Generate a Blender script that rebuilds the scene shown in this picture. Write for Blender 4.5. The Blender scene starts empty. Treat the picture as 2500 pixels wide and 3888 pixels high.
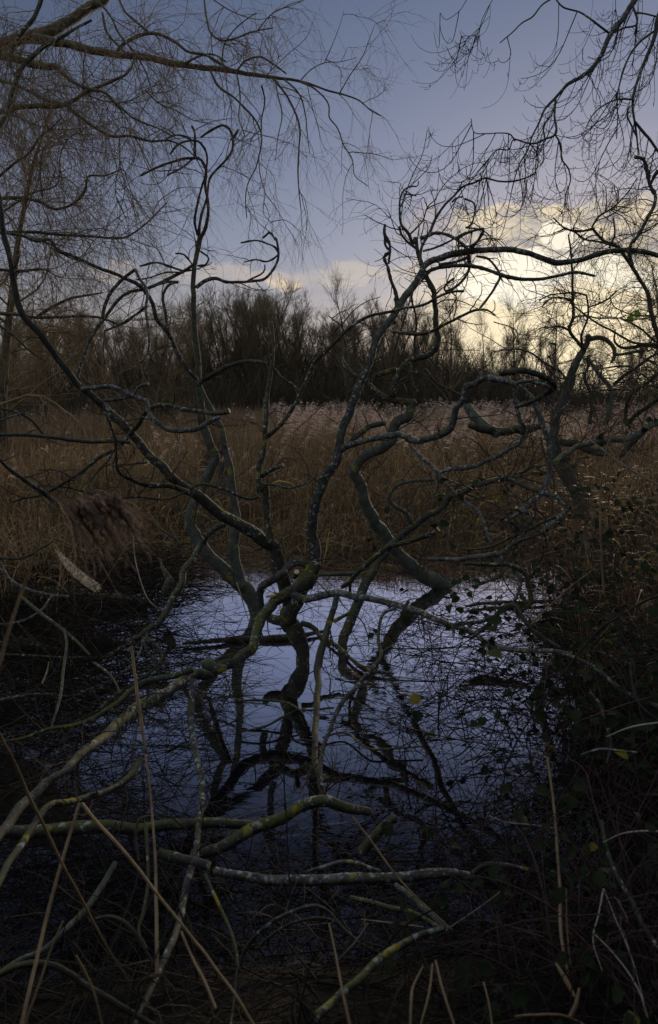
import bpy, math, numpy as np
from mathutils import Vector
R = math.radians
scene = bpy.context.scene
COL = scene.collection
rng = np.random.RandomState(11)

# ------------------------------------------------------------------ camera
CAMH = 2.3; PITCH = R(9.5); FPX = 2592.0
cam_d = bpy.data.cameras.new('camera'); cam = bpy.data.objects.new('camera', cam_d); COL.objects.link(cam)
cam_d.sensor_fit = 'VERTICAL'; cam_d.sensor_height = 36; cam_d.lens = 24
cam.location = (0, 0, CAMH); cam.rotation_euler = (R(90) - PITCH, 0, 0)
cam_d.clip_start = 0.05; cam_d.clip_end = 3000
cam_d.dof.use_dof = True; cam_d.dof.focus_distance = 7.0; cam_d.dof.aperture_fstop = 4.0
scene.camera = cam
scene.view_settings.view_transform = 'Standard'; scene.view_settings.look = 'None'
scene.view_settings.gamma = 1; scene.view_settings.exposure = 0.12

SUN_AZ = R(20.5); SUN_EL = R(8.0)
sund = Vector((math.sin(SUN_AZ) * math.cos(SUN_EL), math.cos(SUN_AZ) * math.cos(SUN_EL), math.sin(SUN_EL)))

def lin(r, g, b):
    return tuple(((c / 255) / 12.92 if c / 255 <= .04045 else ((c / 255 + .055) / 1.055) ** 2.4) for c in (r, g, b)) + (1,)

# ------------------------------------------------------------------ world
W = bpy.data.worlds.new('World'); scene.world = W; W.use_nodes = True
nt = W.node_tree; nt.nodes.clear()
class G:
    """tiny node-graph helper"""
    def __init__(s, tree): s.t = tree; s.n = tree.nodes; s.l = tree.links
    def put(s, sock, v):
        if hasattr(v, 'is_output'): s.l.new(v, sock)
        elif v is not None: sock.default_value = v
    def node(s, typ, **kw):
        n = s.n.new(typ)
        for k, v in kw.items(): setattr(n, k, v)
        return n
    def math(s, op, a, b=None, c=None, clamp=False):
        n = s.n.new('ShaderNodeMath'); n.operation = op; n.use_clamp = clamp
        s.put(n.inputs[0], a); s.put(n.inputs[1], b)
        if c is not None: s.put(n.inputs[2], c)
        return n.outputs[0]
    def sstep(s, v, a, b, o0=0.0, o1=1.0):
        n = s.n.new('ShaderNodeMapRange'); n.interpolation_type = 'SMOOTHSTEP'
        s.put(n.inputs[0], v); s.put(n.inputs[1], a); s.put(n.inputs[2], b); s.put(n.inputs[3], o0); s.put(n.inputs[4], o1)
        return n.outputs[0]
    def mix(s, f, a, b, mode='MIX'):
        n = s.n.new('ShaderNodeMix'); n.data_type = 'RGBA'; n.blend_type = mode
        s.put(n.inputs[0], f); s.put(n.inputs[6], a); s.put(n.inputs[7], b)
        return n.outputs[2]
    def ramp(s, v, stops):
        n = s.n.new('ShaderNodeValToRGB'); e = n.color_ramp.elements
        while len(e) < len(stops): e.new(.5)
        for i, (p, c) in enumerate(stops): e[i].position = p; e[i].color = c
        s.put(n.inputs[0], v); return n.outputs[0]
    def noise(s, vec, scale, detail=4, rough=.55, dist=0.0, lac=2.0):
        n = s.n.new('ShaderNodeTexNoise')
        if vec is not None: s.put(n.inputs['Vector'], vec)
        s.put(n.inputs['Scale'], scale); s.put(n.inputs['Detail'], detail); s.put(n.inputs['Roughness'], rough); s.put(n.inputs['Distortion'], dist)
        return n.outputs['Fac']
    def dot(s, a, b):
        n = s.n.new('ShaderNodeVectorMath'); n.operation = 'DOT_PRODUCT'; s.put(n.inputs[0], a); s.put(n.inputs[1], b); return n.outputs['Value']
    def vmul(s, a, b):
        n = s.n.new('ShaderNodeVectorMath'); n.operation = 'MULTIPLY'; s.put(n.inputs[0], a); s.put(n.inputs[1], b); return n.outputs[0]
g = G(nt)
tc = g.node('ShaderNodeTexCoord').outputs['Generated']
sky = g.node('ShaderNodeTexSky', sky_type='NISHITA', sun_disc=False)
sky.sun_elevation = SUN_EL; sky.sun_rotation = SUN_AZ; sky.altitude = 10; sky.air_density = 1.0; sky.dust_density = 2.0
nish = g.mix(1.0, sky.outputs[0], (.055, .055, .06, 1), 'MULTIPLY')
sep = g.node('ShaderNodeSeparateXYZ'); g.put(sep.inputs[0], tc); z = sep.outputs[2]
base = g.ramp(z, [(0.0, lin(176, 160, 154)), (.10, lin(168, 164, 168)), (.20, lin(136, 145, 168)), (.30, lin(116, 128, 157)), (.46, lin(92, 107, 138)), (1.0, lin(72, 88, 122))])
az = g.dot(tc, (math.sin(R(32)), math.cos(R(32)), 0))         # brighter towards the set of the sun
azf = g.sstep(az, 0.25, 1.0, 0.46, 1.10)
base = g.mix(1.0, base, g.node('ShaderNodeCombineColor').outputs[0], 'MULTIPLY') if False else base
cc = g.node('ShaderNodeCombineXYZ'); [g.put(cc.inputs[i], azf) for i in range(3)]
base = g.mix(1.0, base, cc.outputs[0], 'MULTIPLY')
base = g.mix(0.12, base, nish)
# low warm glow around the hidden sun
glow_dir = Vector((math.sin(R(22)), math.cos(R(22)), math.sin(R(4)))).normalized()
gd_ = g.dot(tc, tuple(glow_dir))
glow = g.sstep(gd_, math.cos(R(19)), math.cos(R(5)))
glow = g.math('MULTIPLY', glow, g.sstep(z, .21, .12))
base = g.mix(g.math('MULTIPLY', glow, .9), base, lin(255, 238, 198))
# clouds low in the west: each bank sits at an azimuth and elevation (degrees), its edge broken up by noise
azim = g.math('MULTIPLY', g.math('ARCTAN2', sep.outputs[0], sep.outputs[1]), 57.2958)
elev = g.math('MULTIPLY', g.math('ARCSINE', z), 57.2958)
nA = g.noise(tc, 7.0, 9, .62, .1); nB = g.noise(g.vmul(tc, (1, 1, 1.7)), 11.0, 9, .62, .1); nC = g.noise(g.vmul(tc, (1, 1, 2.2)), 24.0, 6, .6)
azd = g.math('ADD', azim, g.math('MULTIPLY', g.math('SUBTRACT', nA, .5), 13.0)); eld = g.math('ADD', elev, g.math('MULTIPLY', g.math('SUBTRACT', nB, .5), 6.0))
def bank(col, a, e, ra, re, k=.9, soft=.45):
    global base
    u_ = g.math('DIVIDE', g.math('SUBTRACT', azd, a), ra); v_ = g.math('DIVIDE', g.math('SUBTRACT', eld, e), re)
    q_ = g.math('SUBTRACT', 1.0, g.math('ADD', g.math('MULTIPLY', u_, u_), g.math('MULTIPLY', v_, v_)))
    base = g.mix(g.math('MULTIPLY', g.sstep(q_, 0.0, soft), k), base, col)
beige = g.mix(g.sstep(nC, .38, .64), lin(168, 162, 160), lin(232, 214, 182))
bank(lin(214, 200, 178), 3.5, 9.6, 5.0, .9, .4, .8)
bank(lin(204, 188, 172), -6, 9.6, 7.0, 1.0, .45, .9)
bank(lin(240, 216, 182), -4.2, 9.0, 2.4, .9, .6, .9)
bank(lin(186, 172, 164), -17, 9.6, 4.0, .8, .45, .9)
bank(lin(176, 166, 164), 8, 12.6, 4.5, 1.1, .6, .9)
bank(beige, 17, 12.6, 7.5, 2.3, .9, .45)
bank(beige, 25, 12.2, 8.0, 2.6, .9, .5)
bank(lin(255, 246, 226), 14.5, 9.2, 5.6, 1.9, .95, .35)
bank(lin(255, 244, 222), 18.2, 11.9, 2.5, 1.1, .9, .5)
bank(lin(255, 246, 222), 22.6, 9.0, 3.6, 1.3, .9, .5)
bank(lin(196, 188, 178), 21, 10.6, 4.2, .6, .6, .8)
# sky overhead and behind the viewer, brightened as added fill light on the branches
sky_fill = g.math('MAXIMUM', g.sstep(z, .62, .9), g.math('MULTIPLY', g.sstep(az, .42, -.25), g.sstep(z, .0, .12)))
base = g.mix(sky_fill, base, lin(182, 187, 198))
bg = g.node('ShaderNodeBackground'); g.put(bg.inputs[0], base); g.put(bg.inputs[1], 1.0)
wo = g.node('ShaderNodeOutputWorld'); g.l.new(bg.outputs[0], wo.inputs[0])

sl = bpy.data.lights.new('sun', 'SUN'); sl.energy = 2.0; sl.angle = R(3); sl.color = (1, .78, .52)
so = bpy.data.objects.new('sun', sl); COL.objects.link(so)
so.rotation_euler = (-sund).to_track_quat('-Z', 'Y').to_euler()

# ------------------------------------------------------------------ pixel -> point
TILES = {'1': (0, 0, 1.232), '2': (1250, 0, 1.232), '3': (0, 900, 1.232), '4': (1250, 900, 1.232), '5': (0, 1900, 1.232), '6': (1250, 1900, 1.232),
         '7': (0, 2888, 1.232), '8': (1250, 2888, 1.232), 'A': (700, 1800, 2.464), 'B': (800, 2050, 2.464), 'C': (1250, 1350, 2.464),
         'D': (1875, 1100, 2.464), 'E': (1700, 1600, 2.464), 'F': (0, 2200, 2.464), 'G': (1875, 1900, 2.464), 'Z': (0, 0, .616)}
cp, sp = math.cos(PITCH), math.sin(PITCH)
def pt(sx, sy, d):
    x = (sx - 1250) / FPX * d; y = (1944 - sy) / FPX * d
    return np.array((x, d * cp + y * sp, CAMH - d * sp + y * cp))
def depth_at_z(sy, zz):
    k = -sp + (1944 - sy) / FPX * cp
    return (zz - CAMH) / k
def parse(s):
    out = []; t = None
    for w in s.split():
        if ',' not in w: t = TILES[w]; continue
        a, b = w.split(','); out.append((t[0] + float(a) / t[2], t[1] + float(b) / t[2]))
    return np.array(out)
def crom(P, n):
    """Catmull-Rom through P (any dimension) at n samples, by chord length"""
    P = np.asarray(P, float)
    d = np.r_[0, np.cumsum(np.maximum(np.linalg.norm(np.diff(P[:, :2], axis=0), axis=1), 1e-6))]; d /= d[-1]
    u = np.linspace(0, 1, n); i = np.clip(np.searchsorted(d, u, side='right') - 1, 0, len(P) - 2)
    t = ((u - d[i]) / (d[i + 1] - d[i]))[:, None]
    p1, p2 = P[i], P[i + 1]; m = np.gradient(P, d, axis=0, edge_order=1) if len(P) > 2 else np.tile(P[1] - P[0], (2, 1))
    h = (d[i + 1] - d[i])[:, None]; m1, m2 = m[i] * h, m[i + 1] * h
    return (2*t**3 - 3*t**2 + 1)*p1 + (t**3 - 2*t**2 + t)*m1 + (-2*t**3 + 3*t**2)*p2 + (t**3 - t**2)*m2, u
def trace(path, dep=None, zz=None, step=13):
    P = parse(path); L = np.linalg.norm(np.diff(P, axis=0), axis=1).sum()
    n = max(4, int(L / step)); Q, u = crom(P, n)
    if dep is not None:
        dep = np.atleast_1d(dep); D = np.interp(u, np.linspace(0, 1, len(dep)), dep)
    else:
        zz = np.atleast_1d(zz); Z = np.interp(u, np.linspace(0, 1, len(zz)), zz)
        D = np.array([depth_at_z(q[1], w) for q, w in zip(Q, Z)])
    return np.array([pt(q[0], q[1], d) for q, d in zip(Q, D)]), D, u

# ------------------------------------------------------------------ mesh building
class Buf:
    def __init__(s): s.v = []; s.f = []; s.nv = 0; s.mi = []
    def add(s, V, F, m=0):
        s.v.append(np.asarray(V, np.float32)); s.f.append(np.asarray(F, np.int64) + s.nv); s.nv += len(V); s.mi.append(np.full(len(F), m, np.int32))
    def build(s, name, mats, parent=None, base=(0, 0, 0), smooth=True):
        me = bpy.data.meshes.new(name)
        V = np.concatenate(s.v) - np.asarray(base, np.float32)
        me.vertices.add(len(V)); me.vertices.foreach_set('co', V.ravel().astype(np.float32))
        nl = sum(f.size for f in s.f); nf = sum(len(f) for f in s.f)
        me.loops.add(nl); me.loops.foreach_set('vertex_index', np.concatenate([f.ravel() for f in s.f]).astype(np.int32))
        tot = np.concatenate([np.full(len(f), f.shape[1]) for f in s.f]).astype(np.int32)
        me.polygons.add(nf); me.polygons.foreach_set('loop_start', np.r_[0, np.cumsum(tot)[:-1]].astype(np.int32))
        me.polygons.foreach_set('material_index', np.concatenate(s.mi))
        if smooth: me.polygons.foreach_set('use_smooth', np.ones(nf, bool))
        me.update(calc_edges=True); me.validate()
        for m in (mats if isinstance(mats, (list, tuple)) else [mats]): me.materials.append(m)
        o = bpy.data.objects.new(name, me); COL.objects.link(o)
        if parent is not None: o.parent = parent
        else: o.location = base
        return o
def frames(T):
    """T (M,N,3) tangents -> two perpendicular unit fields"""
    ref = np.zeros_like(T); a = np.abs(T).mean(1, keepdims=True); k = a.argmin(-1)
    np.put_along_axis(ref, np.repeat(k[..., None], T.shape[1], 1), 1.0, -1)
    U = np.cross(T, ref); U /= np.linalg.norm(U, axis=-1, keepdims=True) + 1e-9
    return U, np.cross(T, U)
def tubes(buf, P, Rr, sides=3, m=0, caps=False):
    """P (M,N,3), Rr (M,N)"""
    M, N, _ = P.shape
    T = np.gradient(P, axis=1); T /= np.linalg.norm(T, axis=-1, keepdims=True) + 1e-9
    U, V = frames(T); a = np.linspace(0, 2 * np.pi, sides, endpoint=False)
    ring = P[:, :, None] + Rr[..., None, None] * (np.cos(a)[:, None] * U[:, :, None] + np.sin(a)[:, None] * V[:, :, None])
    idx = np.arange(M * N * sides).reshape(M, N, sides); nx = np.roll(idx, -1, 2)
    F = np.stack([idx[:, :-1], nx[:, :-1], nx[:, 1:], idx[:, 1:]], -1).reshape(-1, 4)
    buf.add(ring.reshape(-1, 3), F, m)
def ribbons(buf, P, Wd, side, m=0):
    """flat blades: P (M,N,3), Wd (M,N), side (M,3) or (M,N,3)"""
    M, N, _ = P.shape
    if side.ndim == 2: side = side[:, None]
    A = np.stack([P - side * Wd[..., None] / 2, P + side * Wd[..., None] / 2], 2)
    idx = np.arange(M * N * 2).reshape(M, N, 2)
    F = np.stack([idx[:, :-1, 0], idx[:, :-1, 1], idx[:, 1:, 1], idx[:, 1:, 0]], -1).reshape(-1, 4)
    buf.add(A.reshape(-1, 3), F, m)
def smooth_noise(n, k, r):
    x = np.linspace(0, 1, n) * k; q = r.randn(int(k) + 3); i = x.astype(int); t = x - i; t = t * t * (3 - 2 * t)
    return q[i] * (1 - t) + q[i + 1] * t
def limb(buf, P, rad, r, sides=9, knob=0.0, rough=.07, end='taper', m=0, mcut=1):
    """one bark-covered limb along P (N,3) with radii rad (N)"""
    N = len(P); L = np.linalg.norm(np.diff(P, axis=0), axis=1).sum()
    rad = rad * (1 + rough * .7 * smooth_noise(N, max(2, L * 6), r))
    if knob: 
        s_ = np.cumsum(np.r_[0, np.linalg.norm(np.diff(P, axis=0), axis=1)]); w = rad.mean() * 3.6
        rad = rad * (1 + 1.6 * knob * np.maximum(0, np.sin(s_ / w * 2 * np.pi + 2 * smooth_noise(N, max(2, L * 3), r))) ** 2)
    P = P + np.stack([smooth_noise(N, max(3, L * 9), r) for _ in range(3)], 1) * rad[:, None] * .15 * np.sin(np.linspace(0, np.pi, N))[:, None] ** .5
    P = P + (r.randn(N, 3) * rad[:, None] * .035) * np.r_[0, np.ones(N - 2), 0][:, None]
    T = np.gradient(P, axis=0); T /= np.linalg.norm(T, axis=-1, keepdims=True) + 1e-9
    # parallel transport
    U = np.zeros_like(P); u = np.cross(T[0], (0.31, .2, .93)); u /= np.linalg.norm(u)
    for i in range(N):
        u = u - T[i] * (u @ T[i]); u /= np.linalg.norm(u) + 1e-9; U[i] = u
    V = np.cross(T, U); a = np.linspace(0, 2 * np.pi, sides, endpoint=False)
    rr = rad[:, None] * (1 + rough * (r.randn(1, sides) * .6 + r.randn(N, sides) * .35))
    ring = P[:, None] + rr[..., None] * (np.cos(a)[:, None] * U[:, None] + np.sin(a)[:, None] * V[:, None])
    idx = np.arange(N * sides).reshape(N, sides); nx = np.roll(idx, -1, 1)
    F = np.stack([idx[:-1], nx[:-1], nx[1:], idx[1:]], -1).reshape(-1, 4)
    off = buf.nv
    buf.add(ring.reshape(-1, 3), F, m)
    # caps as triangle fans (own vertices for a crisp cut)
    def cap(k, sgn, mm, push):
        c = P[k] + T[k] * sgn * rad[k] * push
        Vv = np.concatenate([ring[k] * (1) , c[None]]); n = sides
        Ff = [(i, (i + 1) % n, n) if sgn > 0 else ((i + 1) % n, i, n) for i in range(n)]
        buf.add(Vv, Ff, mm)
    cap(0, -1, m, .5); cap(N - 1, 1, mcut if end == 'cut' else m, .12 if end == 'cut' else .8)

# ------------------------------------------------------------------ materials
def newmat(name):
    m = bpy.data.materials.new(name); m.use_nodes = True; t = m.node_tree; t.nodes.clear(); gg = G(t)
    out = gg.node('ShaderNodeOutputMaterial'); b = gg.node('ShaderNodeBsdfPrincipled'); gg.l.new(b.outputs[0], out.inputs[0])
    return m, gg, b, out
def bark(name, dark, light, moss=.4, mosscol=(.035, .042, .012, 1), lich=.5, yel=.3, sc=1.0, rough=.8):
    m, q, b, _ = newmat(name)
    co = q.node('ShaderNodeTexCoord').outputs['Object']
    n1 = q.noise(co, 14 * sc, 6, .65, .6); n2 = q.noise(co, 60 * sc, 5, .6)
    c = q.mix(q.sstep(n1, .35, .68), dark, light)
    c = q.mix(q.sstep(n2, .5, .75, 0, .6), c, tuple(x * .45 for x in dark[:3]) + (1,))
    # moss on the weather side (upper faces), broken by noise
    nrm = q.node('ShaderNodeNewGeometry').outputs['Normal']
    up = q.dot(nrm, (-.35, -.2, .9)); mn = q.noise(co, 5 * sc, 5, .6, .4)
    mf = q.sstep(q.math('ADD', q.math('MULTIPLY', up, .22), mn), .80 - moss * .5, .98 - moss * .5)
    mc = q.mix(n2, mosscol, tuple(x * 1.9 for x in mosscol[:3]) + (1,))
    c = q.mix(mf, c, mc)
    # grey-blue crustose lichen rounds
    v = q.node('ShaderNodeTexVoronoi'); q.put(v.inputs['Scale'], 24 * sc); wn_ = q.node('ShaderNodeTexNoise'); q.put(wn_.inputs['Vector'], co); q.put(wn_.inputs['Scale'], 30 * sc); q.put(wn_.inputs['Detail'], 4); vm_ = q.node('ShaderNodeVectorMath', operation='MULTIPLY_ADD'); q.put(vm_.inputs[0], wn_.outputs['Color']); q.put(vm_.inputs[1], (.06 / sc, .06 / sc, .06 / sc)); q.put(vm_.inputs[2], co); q.put(v.inputs['Vector'], vm_.outputs[0]); q.put(v.inputs['Randomness'], 1.0)
    ln = q.noise(co, 3.5 * sc, 3, .5); 
    lf = q.math('MULTIPLY', q.sstep(q.math('ADD', v.outputs['Distance'], q.math('MULTIPLY', n2, .25)), .50, .36), q.sstep(ln, .66 - lich * .3, .72 - lich * .3))
    c = q.mix(q.math('MULTIPLY', lf, .8), c, (.28, .31, .29, 1))
    ln2 = q.noise(co, 34 * sc, 4, .6)
    c = q.mix(q.math('MULTIPLY', q.sstep(ln2, .60, .68), lich), c, (.24, .27, .26, 1))
    # mustard-yellow lichen
    yn = q.noise(co, 7.5 * sc, 6, .72, .3)
    yf = q.sstep(yn, .675 - yel * .2, .72 - yel * .2)
    c = q.mix(q.math('MULTIPLY', yf, .9), c, q.mix(n2, (.26, .20, .015, 1), (.15, .16, .02, 1)))
    q.put(b.inputs['Base Color'], c); q.put(b.inputs['Roughness'], rough); b.inputs['Specular IOR Level'].default_value = .35
    bp = q.node('ShaderNodeBump'); q.put(bp.inputs['Strength'], .8); q.put(bp.inputs['Distance'], .006 / sc)
    h = q.math('ADD', q.math('MULTIPLY', n1, .6), q.math('ADD', q.math('MULTIPLY', n2, .5), q.math('MULTIPLY', mf, .5)))
    q.put(bp.inputs['Height'], h); q.l.new(bp.outputs[0], b.inputs['Normal'])
    return m
def plain(name, c1, c2, rough=.8, sc=20, island=0.0, c3=None, p3=.9, trans=0.0):
    m, q, b, out = newmat(name)
    co = q.node('ShaderNodeTexCoord').outputs['Object']
    f = q.noise(co, sc, 5, .6)
    if island:
        ri = q.node('ShaderNodeNewGeometry').outputs['Random Per Island']
        f = q.math('ADD', q.math('MULTIPLY', f, 1 - island), q.math('MULTIPLY', ri, island))
        c = q.mix(f, c1, c2)
        if c3: c = q.mix(q.sstep(ri, p3, min(p3 + .02, 1)), c, c3)
    else: c = q.mix(q.sstep(f, .3, .7), c1, c2)
    q.put(b.inputs['Base Color'], c); q.put(b.inputs['Roughness'], rough); b.inputs['Specular IOR Level'].default_value = .12
    if trans:
        tr = q.node('ShaderNodeBsdfTranslucent'); q.put(tr.inputs[0], c); ms = q.node('ShaderNodeMixShader'); ms.inputs[0].default_value = trans
        q.l.new(b.outputs[0], ms.inputs[1]); q.l.new(tr.outputs[0], ms.inputs[2]); q.l.new(ms.outputs[0], out.inputs[0])
    return m
M_GREY = bark('bark_grey', (.022, .022, .020, 1), (.070, .070, .062, 1), moss=.26, lich=.7, yel=.28)
M_MOSS = bark('bark_mossy', (.020, .021, .016, 1), (.058, .058, .044, 1), moss=.48, mosscol=(.040, .046, .012, 1), lich=.6, yel=.44)
M_BLUE = bark('bark_bluegreen', (.040, .050, .040, 1), (.085, .10, .078, 1), moss=.32, mosscol=(.05, .058, .018, 1), lich=.25, yel=.45)
M_DARK = bark('bark_dark', (.016, .0155, .013, 1), (.050, .048, .038, 1), moss=.42, lich=.4, yel=.3)
M_WHITE = bark('bark_lichened', (.032, .032, .03, 1), (.125, .125, .12, 1), moss=.2, lich=1.0, yel=.35, sc=1.3)
M_WILLOW = bark('bark_willow', (.035, .030, .020, 1), (.12, .10, .055, 1), moss=.4, mosscol=(.05, .055, .015, 1), lich=.3, yel=.2)
M_TWIG = plain('twig_brown', (.035, .03, .024, 1), (.09, .07, .05, 1), island=.6)
M_TWIGW = plain('twig_willow', (.09, .066, .036, 1), (.25, .18, .10, 1), island=.6)
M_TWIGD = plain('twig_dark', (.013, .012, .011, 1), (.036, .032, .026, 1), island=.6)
M_FAR = plain('bark_far_wood', (.030, .026, .019, 1), (.07, .06, .04, 1), sc=3)
M_FARTW = plain('twigs_far_wood', (.070, .055, .034, 1), (.17, .13, .08, 1), island=.7)
M_THICK = plain('thicket_twigs', (.032, .027, .018, 1), (.08, .065, .042, 1), island=.7)
M_CUT = plain('cut_wood', (.42, .30, .15, 1), (.58, .46, .28, 1), sc=60)
M_SPLIT = plain('split_wood', (.17, .12, .07, 1), (.50, .42, .31, 1), sc=38)
M_REED = plain('reed_brown', (.040, .027, .015, 1), (.36, .25, .135, 1), island=.9, c3=(.50, .40, .07, 1), p3=.975, trans=.2, rough=.6)
M_REEDF = plain('reed_far', (.11, .074, .043, 1), (.28, .20, .12, 1), island=.85, trans=.2)
M_PLUME = plain('reed_plume', (.16, .115, .09, 1), (.74, .58, .48, 1), island=.8, trans=.35)
M_PLUMED = plain('reed_plume_dark', (.10, .07, .058, 1), (.34, .26, .22, 1), island=.8, trans=.3)
M_STALK = plain('dry_stalk', (.11, .078, .04, 1), (.27, .20, .12, 1), sc=9, rough=.55)
M_PALEST = plain('pale_stalk', (.22, .19, .16, 1), (.38, .34, .29, 1), sc=9, rough=.55)
M_CANE = plain('bramble_cane', (.035, .022, .024, 1), (.085, .055, .055, 1), island=.5)
M_LEAF = plain('bramble_leaf', (.009, .017, .007, 1), (.026, .040, .016, 1), island=.8, c3=(.16, .14, .02, 1), p3=.972, trans=.12, rough=.8)
M_LEAFG = plain('green_leaf', (.10, .16, .02, 1), (.14, .22, .03, 1), trans=.5)
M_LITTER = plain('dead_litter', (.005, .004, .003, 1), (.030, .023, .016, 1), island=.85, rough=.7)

# ground
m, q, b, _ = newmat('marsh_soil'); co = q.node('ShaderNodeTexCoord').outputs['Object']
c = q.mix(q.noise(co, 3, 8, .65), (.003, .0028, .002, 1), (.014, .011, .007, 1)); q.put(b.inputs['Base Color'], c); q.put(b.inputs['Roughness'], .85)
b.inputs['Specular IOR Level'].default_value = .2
bp = q.node('ShaderNodeBump'); q.put(bp.inputs['Strength'], 1.0); q.put(bp.inputs['Distance'], .04); q.put(bp.inputs['Height'], q.noise(co, 18, 6, .7)); q.l.new(bp.outputs[0], b.inputs['Normal'])
M_SOIL = m
# water
m, q, b, out = newmat('pond_water'); q.n.remove(b)
co = q.node('ShaderNodeTexCoord').outputs['Object']
wv = q.vmul(co, (1, 1.0, 1))
calm = q.sstep(q.noise(co, .55, 2, .5), .40, .66)
hgt = q.math('ADD', q.math('MULTIPLY', q.noise(q.vmul(co, (1.2, 3.6, 1)), 3.2, 3, .5, .6), calm), q.math('MULTIPLY', q.noise(co, 1.6, 2, .5), .5))
bp = q.node('ShaderNodeBump'); q.put(bp.inputs['Strength'], .17); q.put(bp.inputs['Distance'], .018); q.put(bp.inputs['Height'], hgt)
gl = q.node('ShaderNodeBsdfGlossy'); q.put(gl.inputs['Color'], (.93, .91, 1.0, 1)); q.put(gl.inputs['Roughness'], .015); q.l.new(bp.outputs[0], gl.inputs['Normal'])
df = q.node('ShaderNodeBsdfDiffuse'); q.put(df.inputs['Color'], (.004, .004, .006, 1))
fr = q.node('ShaderNodeLayerWeight'); q.put(fr.inputs['Blend'], .5); q.l.new(bp.outputs[0], fr.inputs['Normal'])
ms = q.node('ShaderNodeMixShader'); q.put(ms.inputs[0], q.sstep(fr.outputs['Facing'], .40, .68, .09, 1.0)); q.l.new(df.outputs[0], ms.inputs[1]); q.l.new(gl.outputs[0], ms.inputs[2]); q.l.new(ms.outputs[0], out.inputs[0])
M_WATER = m

# ------------------------------------------------------------------ object helpers
def tag(o, label=None, cat=None, group=None, kind=None):
    if label: o['label'] = label
    if cat: o['category'] = cat
    if group: o['group'] = group
    if kind: o['kind'] = kind
    return o
def thing(name, label, cat, base, group=None):
    o = bpy.data.objects.new(name, None); o.empty_display_size = .2; COL.objects.link(o); o.location = base
    return tag(o, label, cat, group)
ALLP = {}        # traced centre lines by tree, for growing twigs
def add_limb(parent, base, name, path, w, dep=None, zz=None, mat=M_GREY, knob=0, rough=.07, end='taper', key=None, step=12, sides=None, flat=None, label=None, lift=0, seed=None):
    P, D, u = trace(path, dep, zz, step)
    w = np.atleast_1d(w); wd = np.interp(u, np.linspace(0, 1, len(w)), w)
    rad = wd / FPX * D / 2 * np.interp(wd.mean(), [6, 14, 30], [.95, .88, .80])
    if lift: P[:, 2] += lift
    if key is not None: ALLP.setdefault(key, []).append((P, rad))
    r = np.random.RandomState((abs(hash(path)) if False else sum(map(ord, path))) % 99991)
    b_ = Buf(); s = sides or (5 if rad.mean() < .004 else 7 if rad.mean() < .012 else 11)
    limb(b_, P, rad, r, s, knob, rough, end)
    o = b_.build(name, [mat, M_CUT], parent, base)
    if label: o['label'] = label
    return o, P, rad
def loose(name, label, cat, path, w, group=None, mat=M_STALK, **kw):
    """a traced thing that is one mesh"""
    P, D, u = trace(path, kw.get('dep'), kw.get('zz'))
    base = P[int(P[:, 2].argmin())].copy()
    kw2 = dict(kw)
    o, P, rad = add_limb(None, tuple(base), name, path, w, mat=mat, **kw2)
    return tag(o, label, cat, group)

# ------------------------------------------------------------------ setting: ground and water
def ss(x, a, b): t = np.clip((x - a) / (b - a), 0, 1); return t * t * (3 - 2 * t)
def ground_h(x, y):
    n = .06 * np.sin(x * 1.7 + 1.3 * np.sin(y * .9)) + .05 * np.sin(y * 2.3 + x * .7) + .03 * np.sin(x * 5.1 + y * 4.3)
    far = ss(y, 9.6, 11.5) * .42
    strip = ss(y, 40, 42) * (1 - ss(y, 50, 52)) * .5 * (1 - ss(x, -12, -9))
    near = (1 - ss(y, 1.7, 3.2)) * .78
    wb_ = .35 * np.sin(y * 2.1 + .6) + .22 * np.sin(y * 4.7 + x) + .12 * np.sin(y * 9.3 + 2 * x)
    right = ss(x - .31 * y + wb_, .25, 1.1) * .75 * (1 - ss(y, 8, 10))
    left = ss(-x - .28 * y + wb_ * 1.3, -.1, 1.3) * .42 * (1 - ss(y, 8, 10))
    h = -.38 + np.maximum.reduce([far, near, right, left]) + n * .8
    h = h - strip
    rise = ss(y, 54, 60) * .5
    return h + rise
def build_ground():
    xs = np.concatenate([np.linspace(-900, -60, 14), np.linspace(-55, -9, 40), np.linspace(-8.5, 8.5, 120), np.linspace(9, 55, 40), np.linspace(60, 900, 14)])
    ys = np.concatenate([np.linspace(-300, -8, 10), np.linspace(-6, 13, 130), np.linspace(13.5, 62, 70), np.linspace(66, 1500, 20)])
    X, Y = np.meshgrid(xs, ys); Z = ground_h(X, Y)
    V = np.stack([X, Y, Z], -1).reshape(-1, 3); ny, nx = X.shape; I = np.arange(ny * nx).reshape(ny, nx)
    F = np.stack([I[:-1, :-1], I[:-1, 1:], I[1:, 1:], I[1:, :-1]], -1).reshape(-1, 4)
    b_ = Buf(); b_.add(V, F); tag(b_.build('ground', M_SOIL), kind='structure')
    b_ = Buf(); b_.add([(-80, -2, 0), (80, -2, 0), (80, 56, 0), (-80, 56, 0)], [(0, 1, 2, 3)]); tag(b_.build('water', M_WATER, smooth=False), kind='structure')
build_ground()

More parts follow.
